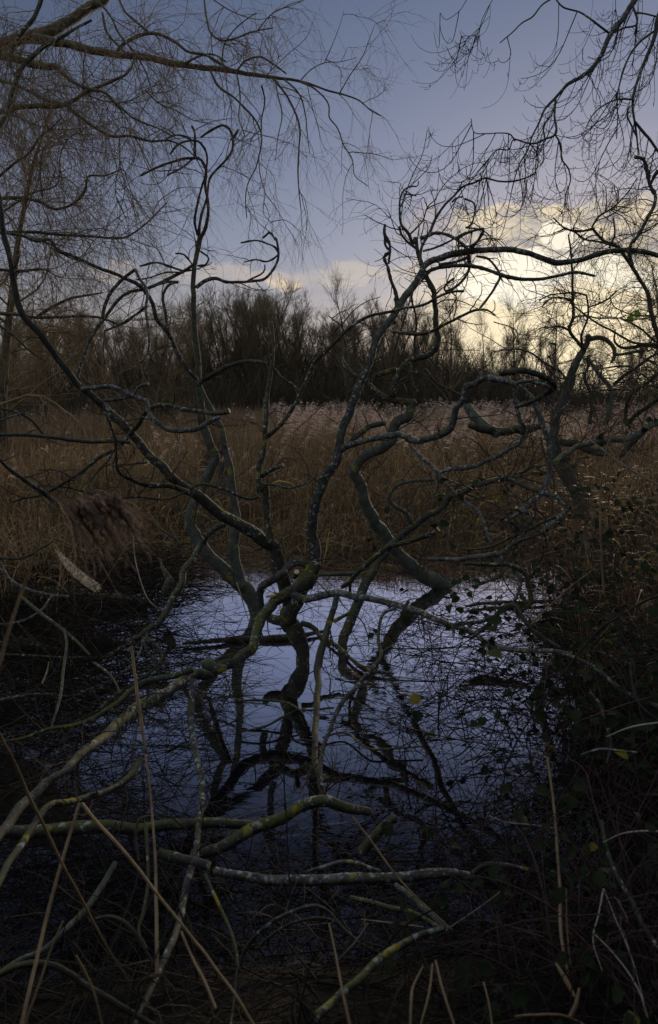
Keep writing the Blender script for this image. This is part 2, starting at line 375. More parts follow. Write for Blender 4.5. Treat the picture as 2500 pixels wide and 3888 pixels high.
# ------------------------------------------------------------------ reeds
def reeds(name, n, y0, y1, h0, h1, wd, mat, lean=.18, seed=1, dens=1.0, label='', xr=None, arch=.25, nseg=5):
    r = np.random.RandomState(seed)
    u = r.rand(n); Y = (y0 ** 2 + u * (y1 ** 2 - y0 ** 2)) ** .5 if y1 / y0 > 1.5 else y0 + u * (y1 - y0)
    lo, hi = xr or (-.58, .58); X = (lo + r.rand(n) * (hi - lo)) * Y
    # clumps
    cl = np.sin(X * 1.9 + 2 * np.sin(Y * .8)) * np.sin(Y * 1.3 + X * .5) + r.rand(n) * 1.4
    keep = cl > -.1
    keep &= ~((Y < y0 + 1.3) & (r.rand(n) > .55 + .45 * np.sin(X * 1.1 + .8)))
    gap = (np.abs(X + .16 * Y + .2) < .5) & (Y > 12) & (Y < 30)       # a channel through the reeds
    keep &= ~gap
    keep &= ~((X < -9) & (Y > 39) & (Y < 52))
    X, Y = X[keep], Y[keep]; n = len(X)
    Z0 = np.maximum(ground_h(X, Y), -.1) - .02
    H = h0 + (h1 - h0) * r.rand(n) ** .8
    H *= .70 + .50 * (.5 + .5 * np.sin(X * .83 + 1.7 * np.sin(Y * .37)) * np.cos(Y * .61 + X * .21)) + .06 * r.randn(n)
    H = np.minimum(H, .42 + np.maximum(Y - 9.9, 0) * .30 + .25 * r.rand(n))
    az_ = r.rand(n) * 2 * np.pi; ln = np.abs(r.randn(n)) * lean + .04; lx, ly = np.cos(az_) * ln + .07, np.sin(az_) * ln * .7
    t = np.linspace(0, 1, nseg)[None]; bend = (t ** 1.0) * (1 - arch) + (t ** 2.4) * arch * 1.6
    P = np.stack([X[:, None] + lx[:, None] * H[:, None] * bend, Y[:, None] + ly[:, None] * H[:, None] * bend, Z0[:, None] + H[:, None] * t * (1 - .5 * (ln[:, None] ** 1.2) * t)], -1)
    sa = r.rand(n) * np.pi; side = np.stack([np.cos(sa), np.sin(sa), np.zeros(n)], -1)
    Wd = wd * (.6 + .8 * r.rand(n))[:, None] * np.linspace(1.1, .35, nseg)[None]
    b_ = Buf(); ribbons(b_, P, Wd, side)
    # long dry leaves springing from the stems
    k = r.randint(0, n, int(n * .8)); tt = .2 + .6 * r.rand(len(k)); S = P[k, 0] * (1 - tt[:, None]) + P[k, -1] * tt[:, None]
    a2 = r.rand(len(k)) * 2 * np.pi; L = .25 + .4 * r.rand(len(k)); t2 = np.linspace(0, 1, 4)[None]
    dx, dy = np.cos(a2) * .75 + .25, np.sin(a2) * .7
    Q = np.stack([S[:, :1] + dx[:, None] * L[:, None] * t2, S[:, 1:2] + dy[:, None] * L[:, None] * t2, S[:, 2:] + L[:, None] * (.75 * t2 - .95 * t2 ** 2)], -1)
    sd = np.stack([-dy, dx, np.zeros(len(k))], -1); sd /= np.linalg.norm(sd, axis=1, keepdims=True); sd[:, 2] += r.randn(len(k)) * .5
    ribbons(b_, Q, wd * 1.3 * (.5 + r.rand(len(k)))[:, None] * np.array([[.6, 1, .8, .1]]), sd)
    o = b_.build(name, mat, smooth=False); tag(o, label, kind='stuff'); o['category'] = 'reeds'
    return X, Y, P[:, -1]
def plumes(name, tips, size, label, seed, mat=M_PLUME, nb=16, top=False, wd=.012):
    r = np.random.RandomState(seed); M = len(tips)
    sz = size * (.7 + .6 * r.rand(M))
    ax = np.stack([.45 + .25 * r.randn(M), .2 * r.randn(M), .9 + 0 * r.rand(M)], -1); ax /= np.linalg.norm(ax, axis=1, keepdims=True)
    t = np.linspace(0, 1, 4)
    PP = []; 
    s0 = r.rand(M, nb); S = tips[:, None] + ax[:, None] * (sz[:, None] * s0)[..., None]
    L = (sz[:, None] * (.65 - .35 * s0)) * (.6 + .6 * r.rand(M, nb))
    a = r.rand(M, nb) * 2 * np.pi; D = np.stack([np.cos(a) * .5 + .55, np.sin(a) * .5, .35 + .3 * r.rand(M, nb)], -1)
    Q = S[:, :, None] + D[:, :, None] * (L[..., None] * t)[..., None]
    Q[..., 2] -= (L[..., None] * t ** 2) * .75
    Q = Q.reshape(-1, 4, 3); sd = np.cross(D.reshape(-1, 3), r.randn(M * nb, 3)); sd /= np.linalg.norm(sd, axis=1, keepdims=True) + 1e-9
    b_ = Buf(); ribbons(b_, Q, wd * (.6 + .9 * r.rand(M * nb))[:, None] * np.array([[.5, 1, 1, .2]]), sd)
    return b_
def reed_part(nm, n, y0, y1, h0, h1, wd, mat, lab, seed, np_, ps, plab, xr=None, lean=.18, nb=14, pw=.012, pmin=None):
    X, Y, tips = reeds(nm, n, y0, y1, h0, h1, wd, mat, lean, seed, label=lab, xr=xr)
    r = np.random.RandomState(seed + 5)
    cand = np.arange(len(tips))
    if pmin is not None: cand = cand[pmin(tips)]
    k = r.choice(cand, min(np_, len(cand)), replace=False); T = tips[k].copy()
    b_ = plumes('reed_plumes', T, ps, plab, seed + 9, nb=nb, wd=pw)
    o = b_.build('reed_plumes', M_PLUME, smooth=False); tag(o, plab, kind='stuff'); o['category'] = 'reed plumes'
reed_part('reed_bed', 26000, 9.7, 14.5, .75, 1.45, .011, M_REED, 'front strip of the brown reed bed along the far edge of the pond', 21, 60, .22,
          'few feathery plumes above the front of the reed bed', lean=.30, nb=22, pw=.008, pmin=lambda T: T[:, 2] > 1.0)
reed_part('reed_bed', 34000, 14.5, 27, 1.15, 1.65, .014, M_REED, 'middle of the wide brown reed bed behind the front strip', 22, 1500, .34,
          'pale pinkish plumes over the middle of the reed bed', nb=15, pw=.013, pmin=lambda T: (T[:, 2] > 1.0) & ((T[:, 0] > -.08 * T[:, 1]) | (np.random.RandomState(3).rand(len(T)) < .06)))
reed_part('reed_bed', 30000, 27, 53, 1.2, 1.7, .03, M_REEDF, 'farthest part of the reed bed at the foot of the wood', 23, 1100, .36,
          'pale plumes over the farthest reeds below the wood', nb=10, pw=.026, pmin=lambda T: (T[:, 2] > 1.35) & ((T[:, 0] > -.1 * T[:, 1]) | (np.random.RandomState(3).rand(len(T)) < .03)))

# ------------------------------------------------------------------ twig growth (vectorised)
def grow(S, D, L, r, nseg=6, grav=.15, wob=.18, hook=0.0, up=0.0):
    """curving paths from starts S (M,3) in directions D, lengths L -> (M,nseg+1,3)"""
    M = len(S); D = D / (np.linalg.norm(D, axis=1, keepdims=True) + 1e-9); P = [S]; p = S.copy(); st = (L / nseg)[:, None]
    cur = r.randn(M, 3) * wob
    for i in range(nseg):
        p = p + D * st; P.append(p)
        t = i / nseg
        gz = -grav * (1 - hook * t * 2.6) + up
        D = D + cur * .6 + r.randn(M, 3) * wob * .7; D[:, 2] += gz
        D /= np.linalg.norm(D, axis=1, keepdims=True) + 1e-9
    return np.stack(P, 1)
def shoots(P, rad, n, L, r, spread=1.0, bias=(0, 0, 0), t0=.05, t1=1.0, along=.6, pw=1.0):
    """starts and directions for n shoots on path set P (M,N,3)"""
    M, N, _ = P.shape; m = r.randint(0, M, n); t = t0 + (t1 - t0) * r.rand(n) ** pw; f = t * (N - 1.001); i = f.astype(int); w = (f - i)[:, None]
    S = P[m, i] * (1 - w) + P[m, np.minimum(i + 1, N - 1)] * w
    T = P[m, np.minimum(i + 1, N - 1)] - P[m, i]; T /= np.linalg.norm(T, axis=1, keepdims=True) + 1e-9
    rnd = r.randn(n, 3); rnd -= T * (rnd * T).sum(1, keepdims=True); rnd /= np.linalg.norm(rnd, axis=1, keepdims=True) + 1e-9
    D = T * along + rnd * spread + np.array(bias)
    rr = rad[m, i] if rad is not None else np.full(n, .01)
    return S, D, rr, t
def resamp(P, n):
    i = np.linspace(0, len(P) - 1, n); a = i.astype(int); a = np.minimum(a, len(P) - 2); w = (i - a)[:, None]
    return P[a] * (1 - w) + P[a + 1] * w
def hooked(S, az_, L, r, n=10, e0=-70, e1=55):
    """twigs that hang, then curl up at the tip"""
    M = len(S); t = np.linspace(0, 1, n); k = ss(t, .25, 1.0)[None]
    a0 = np.radians(e0 + 25 * r.randn(M))[:, None]; a1 = np.radians(e1 + 30 * r.randn(M))[:, None]; el = a0 + (a1 - a0) * k
    aa = az_[:, None] + np.cumsum(r.randn(M, n) * .10, 1)
    D = np.stack([np.cos(aa) * np.cos(el), np.sin(aa) * np.cos(el), np.sin(el)], -1) * (L / n)[:, None, None]
    return S[:, None] + np.concatenate([np.zeros((M, 1, 3)), np.cumsum(D, 1)[:, :-1]], 1)
def hook_cloud(key, n1, n2, n3, L1, L2, L3, r0, r):
    src = ALLP[key]; lens = np.array([np.linalg.norm(np.diff(P, axis=0), axis=1).sum() for P, _ in src]); m = r.choice(len(src), n1, p=lens / lens.sum())
    Pa = np.stack([resamp(P, 24) for P, _ in src]); i = r.randint(2, 24, n1); S = Pa[m, i]
    az_ = np.pi + r.randn(n1) * .9; b_ = Buf()
    P1 = hooked(S, az_, L1 * (.4 + r.rand(n1)), r, 12); tubes(b_, P1, r0 * 1.5 * np.linspace(1, .5, 12)[None] * (.6 + .6 * r.rand(n1))[:, None], 4)
    k = r.randint(0, n1, n2); j = r.randint(2, 11, n2); P2 = hooked(P1[k, j], az_[k] + r.randn(n2) * .9, L2 * (.4 + r.rand(n2)), r, 10, -55, 65)
    tubes(b_, P2, r0 * np.linspace(1, .5, 10)[None] * np.ones((n2, 1)), 3)
    k2 = r.randint(0, n2, n3); j = r.randint(2, 10, n3); P3 = hooked(P2[k2, j], az_[k[k2]] + r.randn(n3) * 1.2, L3 * (.3 + r.rand(n3)), r, 7, -40, 75)
    tubes(b_, P3, r0 * .75 * np.linspace(1, .6, 7)[None] * np.ones((n3, 1)), 3)
    # buds along the youngest shoots
    k3 = r.randint(0, n3, n3 * 2); j = r.randint(2, 7, len(k3)); Pb = P3[k3, j]; Db = r.randn(len(k3), 3) * .006; tubes(b_, np.stack([Pb, Pb + Db * .6, Pb + Db], 1), np.array([[.0018, .003, .0012]]) * np.ones((len(k3), 1)), 3)
    return b_
def twig_cloud(key, n1, n2, n3, L1, L2, L3, r0, r, grav, hook=0, wob=.18, bias=(0, 0, 0), minz=None, along=.6, wfun=None, keep=None):
    """three orders of fine twigs on the traced limbs of one tree"""
    src = ALLP[key]; lens = np.array([np.linalg.norm(np.diff(P, axis=0), axis=1).sum() for P, _ in src])
    Pa = np.stack([resamp(P, 24) for P, _ in src]); Ra = np.stack([np.interp(np.linspace(0, 1, 24), np.linspace(0, 1, len(q_)), q_) for _, q_ in src])
    wgt = lens * (1.0 if wfun is None else np.array([wfun(P) for P, _ in src])); wgt /= wgt.sum()
    m = r.choice(len(src), n1, p=wgt)
    f = (.04 + .96 * r.rand(n1)) * 22.99; i = f.astype(int); w = (f - i)[:, None]
    S = Pa[m, i] * (1 - w) + Pa[m, i + 1] * w; T = Pa[m, i + 1] - Pa[m, i]; T /= np.linalg.norm(T, axis=1, keepdims=True) + 1e-9
    rnd = r.randn(n1, 3); rnd -= T * (rnd * T).sum(1, keepdims=True); rnd /= np.linalg.norm(rnd, axis=1, keepdims=True) + 1e-9
    if keep is not None:
        ok = r.rand(n1) < keep(S); S, T, rnd, m, i = S[ok], T[ok], rnd[ok], m[ok], i[ok]; f_ = len(S) / n1; n2 = int(n2 * f_); n3 = int(n3 * f_); n1 = len(S)
    D = T * along + rnd * .9 + np.array(bias); LL = L1 * (.5 + .9 * r.rand(n1))
    if keep is not None: LL = LL * (.55 + .45 * keep(S))
    b_ = Buf(); tp = lambda n, a, c: np.linspace(a, c, n)[None]
    P1 = grow(S, D, LL, r, 9, grav, wob, hook); tubes(b_, P1, r0 * 2.1 * (.6 + .6 * r.rand(n1))[:, None] * tp(10, 1, .4), 4)
    S, D, _, t = shoots(P1, None, n2, L2, r, .8, bias, .1, 1, .8); P2 = grow(S, D, L2 * (.4 + .9 * r.rand(n2)), r, 7, grav, wob, hook)
    tubes(b_, P2, r0 * .85 * np.ones((n2, 1)) * tp(8, 1, .5), 3)
    S, D, _, t = shoots(P2, None, n3, L3, r, .75, bias, .1, 1, .8); P3 = grow(S, D, L3 * (.4 + .9 * r.rand(n3)), r, 5, grav, wob, hook)
    tubes(b_, P3, r0 * .55 * np.ones((n3, 1)) * tp(6, 1, .5), 3)
    return b_

# ------------------------------------------------------------------ procedural bare trees (mid and far distance)
def bare_tree_mesh(seed, H, spread, n1, n2, n3, r0, up=.12, base_t=.2, tw=.012, nst=1, wob=.12, steep=.9, sc3=1.0):
    r = np.random.RandomState(seed); tr = Buf(); cr = Buf()
    ns = nst; S = np.stack([r.randn(ns) * .12 * (ns > 1), r.randn(ns) * .12 * (ns > 1), np.full(ns, -.3)], -1)
    D = np.stack([r.randn(ns) * .12 * (1 + (ns > 1)), r.randn(ns) * .12, np.ones(ns)], -1)
    T = grow(S, D, np.full(ns, H * .98) * (.95 + .05 * r.rand(ns)) , r, 14, 0, .05, up=.03)
    TR = r0 * (np.linspace(1, .12, 15)[None] ** 1.0) * np.ones((ns, 1)); TR[:, 0] *= 1.4
    tubes(tr, T, TR, 7)
    S, D, rr, t = shoots(T, TR, n1, 1, r, .9, (0, 0, steep * .5), base_t, .97, .5)
    L = H * spread * (1.15 - .8 * t) * (.6 + .6 * r.rand(n1)); B1 = grow(S, D, L, r, 8, 0, wob, up=up)
    tubes(cr, B1, np.maximum(rr * .34, tw)[:, None] * np.linspace(1, .3, 9)[None], 4)
    S, D, _, t = shoots(B1, None, n2, 1, r, .7, (0, 0, .25 * steep), .1, 1, .8); B2 = grow(S, D, H * spread * .38 * (.4 + .8 * r.rand(n2)), r, 6, 0, wob, up=up * .8)
    tubes(cr, B2, tw * .8 * np.ones((n2, 1)) * np.linspace(1, .45, 7)[None], 3)
    S, D, _, t = shoots(B2, None, n3, 1, r, .7, (0, 0, .2 * steep), .05, 1, .8); B3 = grow(S, D, sc3 * H * spread * .17 * (.4 + .8 * r.rand(n3)), r, 4, 0, wob, up=up * .6)
    tubes(cr, B3, tw * .55 * np.ones((n3, 1)) * np.linspace(1, .5, 5)[None], 3)
    return tr, cr
def make_tree(proto_tr, proto_cr, name, label, cat, loc, rz, s, mats, group=None, cache={}):
    root = thing(name, label, cat, loc, group); root.rotation_euler = (0, 0, rz); root.scale = (s[0], s[0], s[1])
    k = (id(proto_tr), mats[0].name)
    if k not in cache:
        a = proto_tr.build('trunk', mats[0], root); b_ = proto_cr.build('crown', mats[1], root); cache[k] = (a, b_)
    else:
        for o in cache[k]:
            c_ = o.copy(); COL.objects.link(c_); c_.parent = root
    return root
protos = [bare_tree_mesh(100 + i, 12, .20, 30, 230, 1100, .13, up=.11, base_t=.30, tw=.012, steep=1.6, wob=.09) for i in range(5)]
poplar = bare_tree_mesh(140, 14, .13, 70, 420, 1300, .16, up=.26, base_t=.15, tw=.012, steep=2.4, wob=.07)
spreads = [bare_tree_mesh(150 + i, 11, .32, 26, 240, 1300, .16, up=.10, base_t=.2, tw=.011, steep=1.0, wob=.13) for i in range(3)]
rw = np.random.RandomState(77)
def far_xy(dx, Y):   # display x -> world x at distance Y
    return (dx / .616 - 1250) / FPX * (Y * cp + CAMH * sp)
# heights of the wood's skyline by display x
SKX = [-140, 0, 120, 250, 380, 450, 520, 640, 700, 760, 820, 900, 960, 1010, 1060, 1150, 1200, 1300, 1380, 1450, 1540, 1680]
SKY_ = [700, 720, 740, 735, 735, 715, 668, 655, 690, 740, 720, 690, 722, 760, 745, 775, 740, 765, 815, 800, 760, 740]
i = 0
GW = 'bare trees of the far wood'
xs_ = np.concatenate([np.arange(-140, 1000, 6.0), np.arange(1000, 1680, 13)])
for dx in xs_:
    Y = 58 + 17 * rw.rand(); x_ = dx + rw.randn() * 7; top = np.interp(dx, SKX, SKY_) + rw.rand() * 34 - 6
    Hh = (930 - top) * 1.6234 / FPX * Y + CAMH - .2
    Hh *= 1.02
    if Hh < 2: continue
    tr, cr = protos[i % 5]; k = Hh / 12.0
    wid = k * (1.0 if dx < 980 else .9)
    make_tree(tr, cr, 'bare_tree', 'slender bare tree standing in the dark wood beyond the reeds', 'tree', (far_xy(x_, Y), Y, .1), rw.rand() * 6.3, (wid, k), (M_FAR, M_FARTW), GW); i += 1
for dx, Y, top, pr, w_, lab in [(895, 52, 640, poplar, .85, 'upright poplar, tallest narrow crown rising from the middle of the wood'),
                        (928, 54, 655, poplar, .7, 'narrow poplar just right of the tallest poplar in the wood'),
                        (815, 50, 665, spreads[0], .8, 'bare round-topped tree rising left of the poplars'),
                        (1045, 44, 672, spreads[1], .75, 'large spreading bare tree right of the poplars, sky showing through it'),
                        (1215, 48, 672, spreads[2], .62, 'thin bare tree standing up against the yellow glow'),
                        (1290, 50, 690, protos[1], 1.1, 'slender twiggy tree right beside the thin tree in the glow'),
                        (1130, 50, 735, spreads[0], .62, 'low bare tree between the spreading tree and the glow'),
                        (1375, 46, 760, spreads[1], .55, 'small bare tree low in the brightest part of the glow')]:
    Hh = (930 - top) * 1.6234 / FPX * Y + CAMH - .2; H0 = 14 if pr is poplar else 12 if pr is protos[1] else 11
    make_tree(pr[0], pr[1], 'bare_tree', lab, 'tree', (far_xy(dx, Y), Y, .1), rw.rand() * 6.3, (Hh / H0 * w_ * 1.15, Hh / H0), (M_FAR, M_FARTW))
# thicket along the foot of the wood
def thicket(name, label, n, y0, y1, hfun, seed, x0=-.62, x1=.62, tw=.035):
    r = np.random.RandomState(seed); Y = y0 + (y1 - y0) * r.rand(n); X = (x0 + (x1 - x0) * r.rand(n)) * Y
    dx = X / Y * 1596 + 770; H = hfun(dx) * (.45 + .75 * r.rand(n))
    S = np.stack([X, Y, ground_h(X, Y)], -1); D = np.stack([r.randn(n) * .5, r.randn(n) * .5, np.ones(n)], -1)
    P = grow(S, D, H, r, 6, -.02, .16); b_ = Buf(); tubes(b_, P, tw * (.5 + .8 * r.rand(n))[:, None] * np.linspace(1, .3, 7)[None], 3)
    k = n * 3; S, D, _, t = shoots(P, None, k, 1, r, .8, (0, 0, .2), .15, 1, .6); Q = grow(S, D, .3 * H.mean() * (.5 + r.rand(k)), r, 4, 0, .2)
    tubes(b_, Q, tw * .45 * np.ones((k, 1)) * np.linspace(1, .4, 5)[None], 3)
    return tag(b_.build(name, M_THICK), label, 'undergrowth', kind='stuff')
thicket('thicket', 'dark tangled undergrowth along the foot of the far wood', 9000, 52, 60, lambda d: np.interp(d, [0, 180, 420, 600, 1000, 1250, 1350, 1540], [3.4, 2.6, 3.2, 4.4, 4.6, 3.6, 2.2, 2.6]), 5)
thicket('thicket', 'tall thin saplings filling the far wood between its trunks', 9500, 60, 72, lambda d: np.interp(d, [0, 180, 420, 600, 740, 800, 1000, 1250, 1350, 1540], [6.0, 5.0, 7.5, 10.0, 9.0, 7.5, 8.0, 4.6, 2.8, 3.2]), 7, tw=.022)
thicket('thicket', 'dark tangle of saplings deep inside the far wood', 7000, 66, 74, lambda d: np.interp(d, [0, 180, 420, 600, 1000, 1250, 1350, 1540], [3.0, 2.6, 3.4, 6.2, 6.4, 3.6, 2.0, 2.6]), 6, tw=.05)

# mid-distance trees at both sides
mids = [bare_tree_mesh(200 + i, 7.5, .42, 30, 420, 2600, .13, up=-.01, base_t=.12, tw=.008, steep=.5, nst=2, wob=.17) for i in range(2)]
for (x_, y_, k_, s_, lab) in [(-8.2, 17, 0, 1.25, 'reddish bushy bare tree at the left edge beyond the reeds, the nearer of two'),
                              (-12.5, 25, 1, 1.35, 'hazy mass of bare twigs, the farther tree at the left edge'),
                              (-7.4, 29, 0, .85, 'low twiggy bare tree between the left edge and the dense wood'),
                              (9.4, 17.5, 1, 1.08, 'dense twiggy bare tree at the right edge beyond the reeds'),
                              (12.6, 26, 0, 1.1, 'hazy bare tree far behind the right edge of the picture')]:
    make_tree(mids[k_][0], mids[k_][1], 'bare_tree', lab, 'tree', (x_, y_, .1), x_, (s_, s_), (M_WILLOW, M_TWIGW))

# ------------------------------------------------------------------ central willow standing in the pond
B0 = pt(1148, 2509, 6.05); cb = (B0[0], B0[1], 0)
root = thing('willow_tree', 'lichen-covered branching willow standing in the pond at the centre', 'tree', cb)
def C(name, path, w, dep, mat=M_GREY, **kw): kw.setdefault('key', 'central'); return add_limb(root, cb, name, path, w, dep=dep, mat=mat, **kw)
C('trunk', 'B 866,1420 864,1200 868,1080 845,970 780,870 725,780 735,680 790,590 850,470 900,400 960,300', [62, 66, 74, 90, 92, 80, 66, 50], [6.05, 6.05, 6.0, 5.9], M_MOSS, rough=.1)
C('branch', 'B 760,700 640,760 540,720 500,640', [60, 45, 34], [6.0, 6.1], M_MOSS)
C('branch', 'B 900,430 960,300 970,200 960,0 C 40,1330 A 1200,640 1195,430 1240,250 1330,20 C 20,1080 80,940 105,840 120,720 190,540 260,330 340,150 400,0 4 225,470 300,370 360,280 410,210 450,130 520,95 610,75 730,62 850,60 950,80 1020,110 1090,120 1180,105 1300,70 1420,62 1540,88 1640,120'.replace('C 40,1330 ', '').replace('A 1200,640', 'A 1200,600'),
  [62, 52, 42, 40, 36, 30, 27, 25, 24, 22], [5.9, 5.7, 5.8, 6.3, 6.5, 6.2], M_GREY, label='long grey branch that leans right and arches across the sky')
C('branch', 'B 740,640 690,400 630,220 A 860,700 760,640 650,560 560,490 450,420 330,370 230,290 130,210 40,150 3 800,1120 740,1060 670,990 620,920 570,870 500,800 420,735 360,680 300,600 220,500 170,430 115,370 85,300 65,200 50,100 20,0 1 5,980 -10,900 -60,840'.replace('A 860,700', 'A 850,690'),
  [70, 64, 56, 50, 42, 36, 32, 30, 30, 26, 20], [6.0, 5.7, 5.4, 5.0, 4.8], M_DARK, label='heavy dark limb rising in a long line to the upper left')
C('branch', 'A 810,640 775,450 765,250 740,100 3 1218,1190 1210,1100 1240,960 1245,850 1250,740 1270,620 1280,500 1272,410', [34, 30, 26, 24, 22, 18, 12], [5.75, 5.7, 5.8], M_MOSS, end='cut')
C('branch', '3 1240,945 1290,900 1370,800 1410,720 1450,640 1480,580 1540,520 4 90,430 180,375 300,345 360,330 440,318 530,270 580,255 630,253', [20, 18, 16, 12, 12], [5.75, 5.6, 5.4, 5.2], M_MOSS)
C('branch', 'A 700,210 620,235 540,215 480,190 410,150 300,120 200,95 120,105 60,140', [12, 14, 12, 10], [5.7, 5.5], M_MOSS)
C('branch', 'A 740,95 850,105 970,130 1080,110 1170,70 1230,30 1245,0', [11, 9, 5], [5.7, 5.5])
C('stub', '3 1225,1120 1270,1090 1325,1065', [20, 17], [5.75, 5.6], M_MOSS, end='cut')
C('branch', '3 1272,620 1255,560 1250,500 1232,475', [10, 8], [5.8, 5.7])
C('branch', '3 1285,615 1320,660 1370,690 1400,720', [10, 8], [5.8, 5.7])
# torn, bent-over branch and cut stubs at the crown of the stump
C('branch', 'B 490,660 465,580 480,440 560,400 640,350 720,270 800,215 870,215 930,270 940,330', [34, 38, 38, 40, 42, 44], [5.7, 5.6, 5.75], M_GREY, label='grey bent-over branch looping over the top of the stump', rough=.05)
C('stub', 'B 700,500 790,520 882,562', [38, 32], [5.6, 5.45], M_GREY, end='cut', label='sawn branch stub with a pale round end')
C('stub', 'B 790,350 800,325 806,298', [20, 24], [5.5, 5.42], M_GREY, end='cut')
C('splinter', 'B 620,500 570,525 522,530', [20, 10], [5.5, 5.45], M_CUT)
# branch that comes forward to the lower left
C('branch', 'B 970,230 920,330 820,430 700,510 580,610 480,730 430,860 380,1000 300,1090 180,1160 60,1205 5 970,810 900,820 820,870 740,920 640,970 560,1040 480,1110 400,1170 330,1232 7 300,52 205,103',
  [66, 58, 50, 50, 48, 46, 48, 48, 44, 38, 32], [5.7, 5.5, 5.0, 4.3, 3.6, 2.9, 2.5], M_MOSS, end='cut', step=9, label='thick mossy branch reaching forward to a sawn end at lower left')
C('branch', '7 330,40 250,80 160,155 90,220 40,300 -30,380', [30, 38, 46, 46], [2.6, 2.4, 2.1], M_GREY)
C('knot', 'B -60,1150 0,1170 60,1190 130,1200', [44, 62, 56, 40], [4.35, 4.3], M_MOSS, rough=.16)
C('branch', '5 905,840 895,930 895,1040 905,1130 925,1232 7 940,60 945,160 930,300 920,420 890,520 860,640 840,760 790,880 740,1000 680,1130 620,1260', [32, 30, 30, 30, 34, 32, 30, 26], [4.2, 3.6, 2.9, 2.3, 1.9], M_GREY, label='lichened branch hanging from the knot down past the bottom edge', step=9)
C('branch', '5 900,790 840,815 760,830 680,850 620,885 560,940 500,980 440,1020 340,1055 230,1070 120,1110 -20,1135', [30, 28, 26, 20, 15, 12], [4.3, 4.0, 3.8], M_MOSS)
C('branch', '7 660,-10 600,80 500,140 400,175 330,190 230,210 170,290 120,360 80,420 40,480 -20,600', [30, 32, 32, 34, 32], [2.9, 2.4, 1.9], M_MOSS, label='mossy branch curving out of the left edge near the bottom')
# branch that runs low to the right
C('branch', 'B 860,555 980,540 1100,510 1200,500 1340,530 1480,545 6 300,485 400,515 500,555 570,585 640,605 690,625 720,655 780,685 870,700 960,705 1060,705 1150,735 1250,785 1310,840 1380,890 1460,930 1570,975',
  [34, 32, 30, 28, 26, 22, 20, 18, 20, 16], [5.5, 5.2, 4.6, 4.0, 3.6], M_WHITE, rough=.08, label='pale lichened branch running low over the water to the right edge')
C('branch', '6 690,620 740,590 780,545 820,500 870,490 900,540 930,585 1000,640 1080,690', [22, 22, 18, 13], [4.6, 4.2], M_GREY)
C('branch', '6 590,580 660,572 700,568 770,545', [15, 18, 20], [4.7, 4.5], M_GREY)
C('stub', '6 578,585 581,610 582,632', [14, 12], [4.75, 4.7], M_GREY, end='cut')
C('branch', 'B 1180,540 1160,620 1130,720 1080,880 1040,1020 1000,1220 5 1490,860 1480,1000 1475,1120 1480,1240 7 1490,60 1505,140 1560,210', [26, 34, 34, 32, 30, 30, 26], [5.3, 4.8, 4.0, 3.4], M_DARK, label='upright stem standing in front of the trunk, pale lichen bands')
C('branch', 'B 1160,760 1230,720 1310,680', [18, 14], [5.1, 5.2], M_MOSS)
C('branch', 'B 850,780 920,800 990,850 1040,930 1130,960 1200,1010 1300,1100 1400,1170 1540,1232', [26, 24, 20, 16, 12], [5.9, 5.8, 5.4], M_MOSS)
C('branch', '6 310,505 260,525 235,590 230,660 245,720 200,790 120,880 60,950 20,1040 -5,1100 5 1515,1150 1500,1240 7 1500,40 1505,120', [14, 16, 20, 22, 22, 18], [5.0, 4.5, 3.9, 3.4], M_GREY)
C('stub', '6 245,722 270,695 300,682', [16, 13], [4.75, 4.7], M_MOSS, end='cut')
# great loop on the right
C('branch', 'C 50,930 150,862 250,820 400,780 560,750 680,740 760,790 850,800 960,770 1060,730 1140,680 1170,600 1190,500 1260,390 1280,290 1350,270 1430,220 1540,205 4 750,660 820,675 880,700 940,750 980,820 1010,900 1030,980 1032,1080 1015,1150 995,1195',
  [30, 32, 32, 30, 34, 32, 30, 30, 28, 28, 26, 26, 28], [5.75, 5.4, 5.1, 4.9, 4.8, 4.8], M_WHITE, step=9, label='grey-white lichened branch making a great loop at the right')
C('stub', 'C 170,850 230,780 300,720 400,660 520,632', [20, 24, 24], [5.75, 5.9, 6.0], M_DARK, end='cut')
C('stub', 'C 700,800 665,808', [15, 15], [5.35, 5.25], M_CUT, end='cut')
C('knot', 'C 700,760 760,790 800,800', [26, 38, 26], [5.38, 5.36], M_MOSS, rough=.18)
C('branch', 'C 750,830 830,920 920,1000 1010,1080 1060,1130 1100,1220 E 30,640 70,680 180,760 260,820 300,870 340,960 380,1060 420,1150', [16, 18, 17, 17, 18, 12], [5.35, 5.1, 4.9], M_WHITE)
C('branch', 'C 1030,1095 1130,1065 1250,1055 1370,1030 1480,980 E 500,300 570,255 640,220 700,160 730,90 700,40 680,0 4 905,920 895,870 880,800 865,715', [14, 18, 20, 20, 16, 14, 15], [5.0, 4.9, 4.85], M_WHITE, knob=.35, rough=.12)
C('branch', 'D 60,780 150,770 280,750 380,780 450,820 540,850 570,890 540,940 450,1000 380,1040 300,1070 200,1100', [20, 24, 24, 24, 22, 20, 18, 16, 14], [4.5, 4.6, 4.75, 4.8], M_DARK, knob=.3, rough=.12, label='dark knobbly branch with a swollen tip curling left inside the loop')
C('branch', 'D 210,880 280,850 400,870 525,915', [16, 17, 15], [4.82, 4.7], M_WHITE, knob=.2)
C('branch', 'E 900,655 860,700 780,760 700,830 640,880 560,915 545,935', [22, 22, 22, 19, 16], [4.8, 4.7], M_WHITE)
C('branch', 'E 560,920 610,950 650,990 700,1030', [18, 16, 14], [4.7, 4.7], M_MOSS)
C('branch', 'E 715,1035 750,960 770,880 735,840 695,850', [14, 15, 13], [4.7, 4.7], M_WHITE, knob=.25)
C('stub', 'E 700,860 665,830 645,805', [14, 15], [4.7, 4.65], M_WHITE, end='cut')
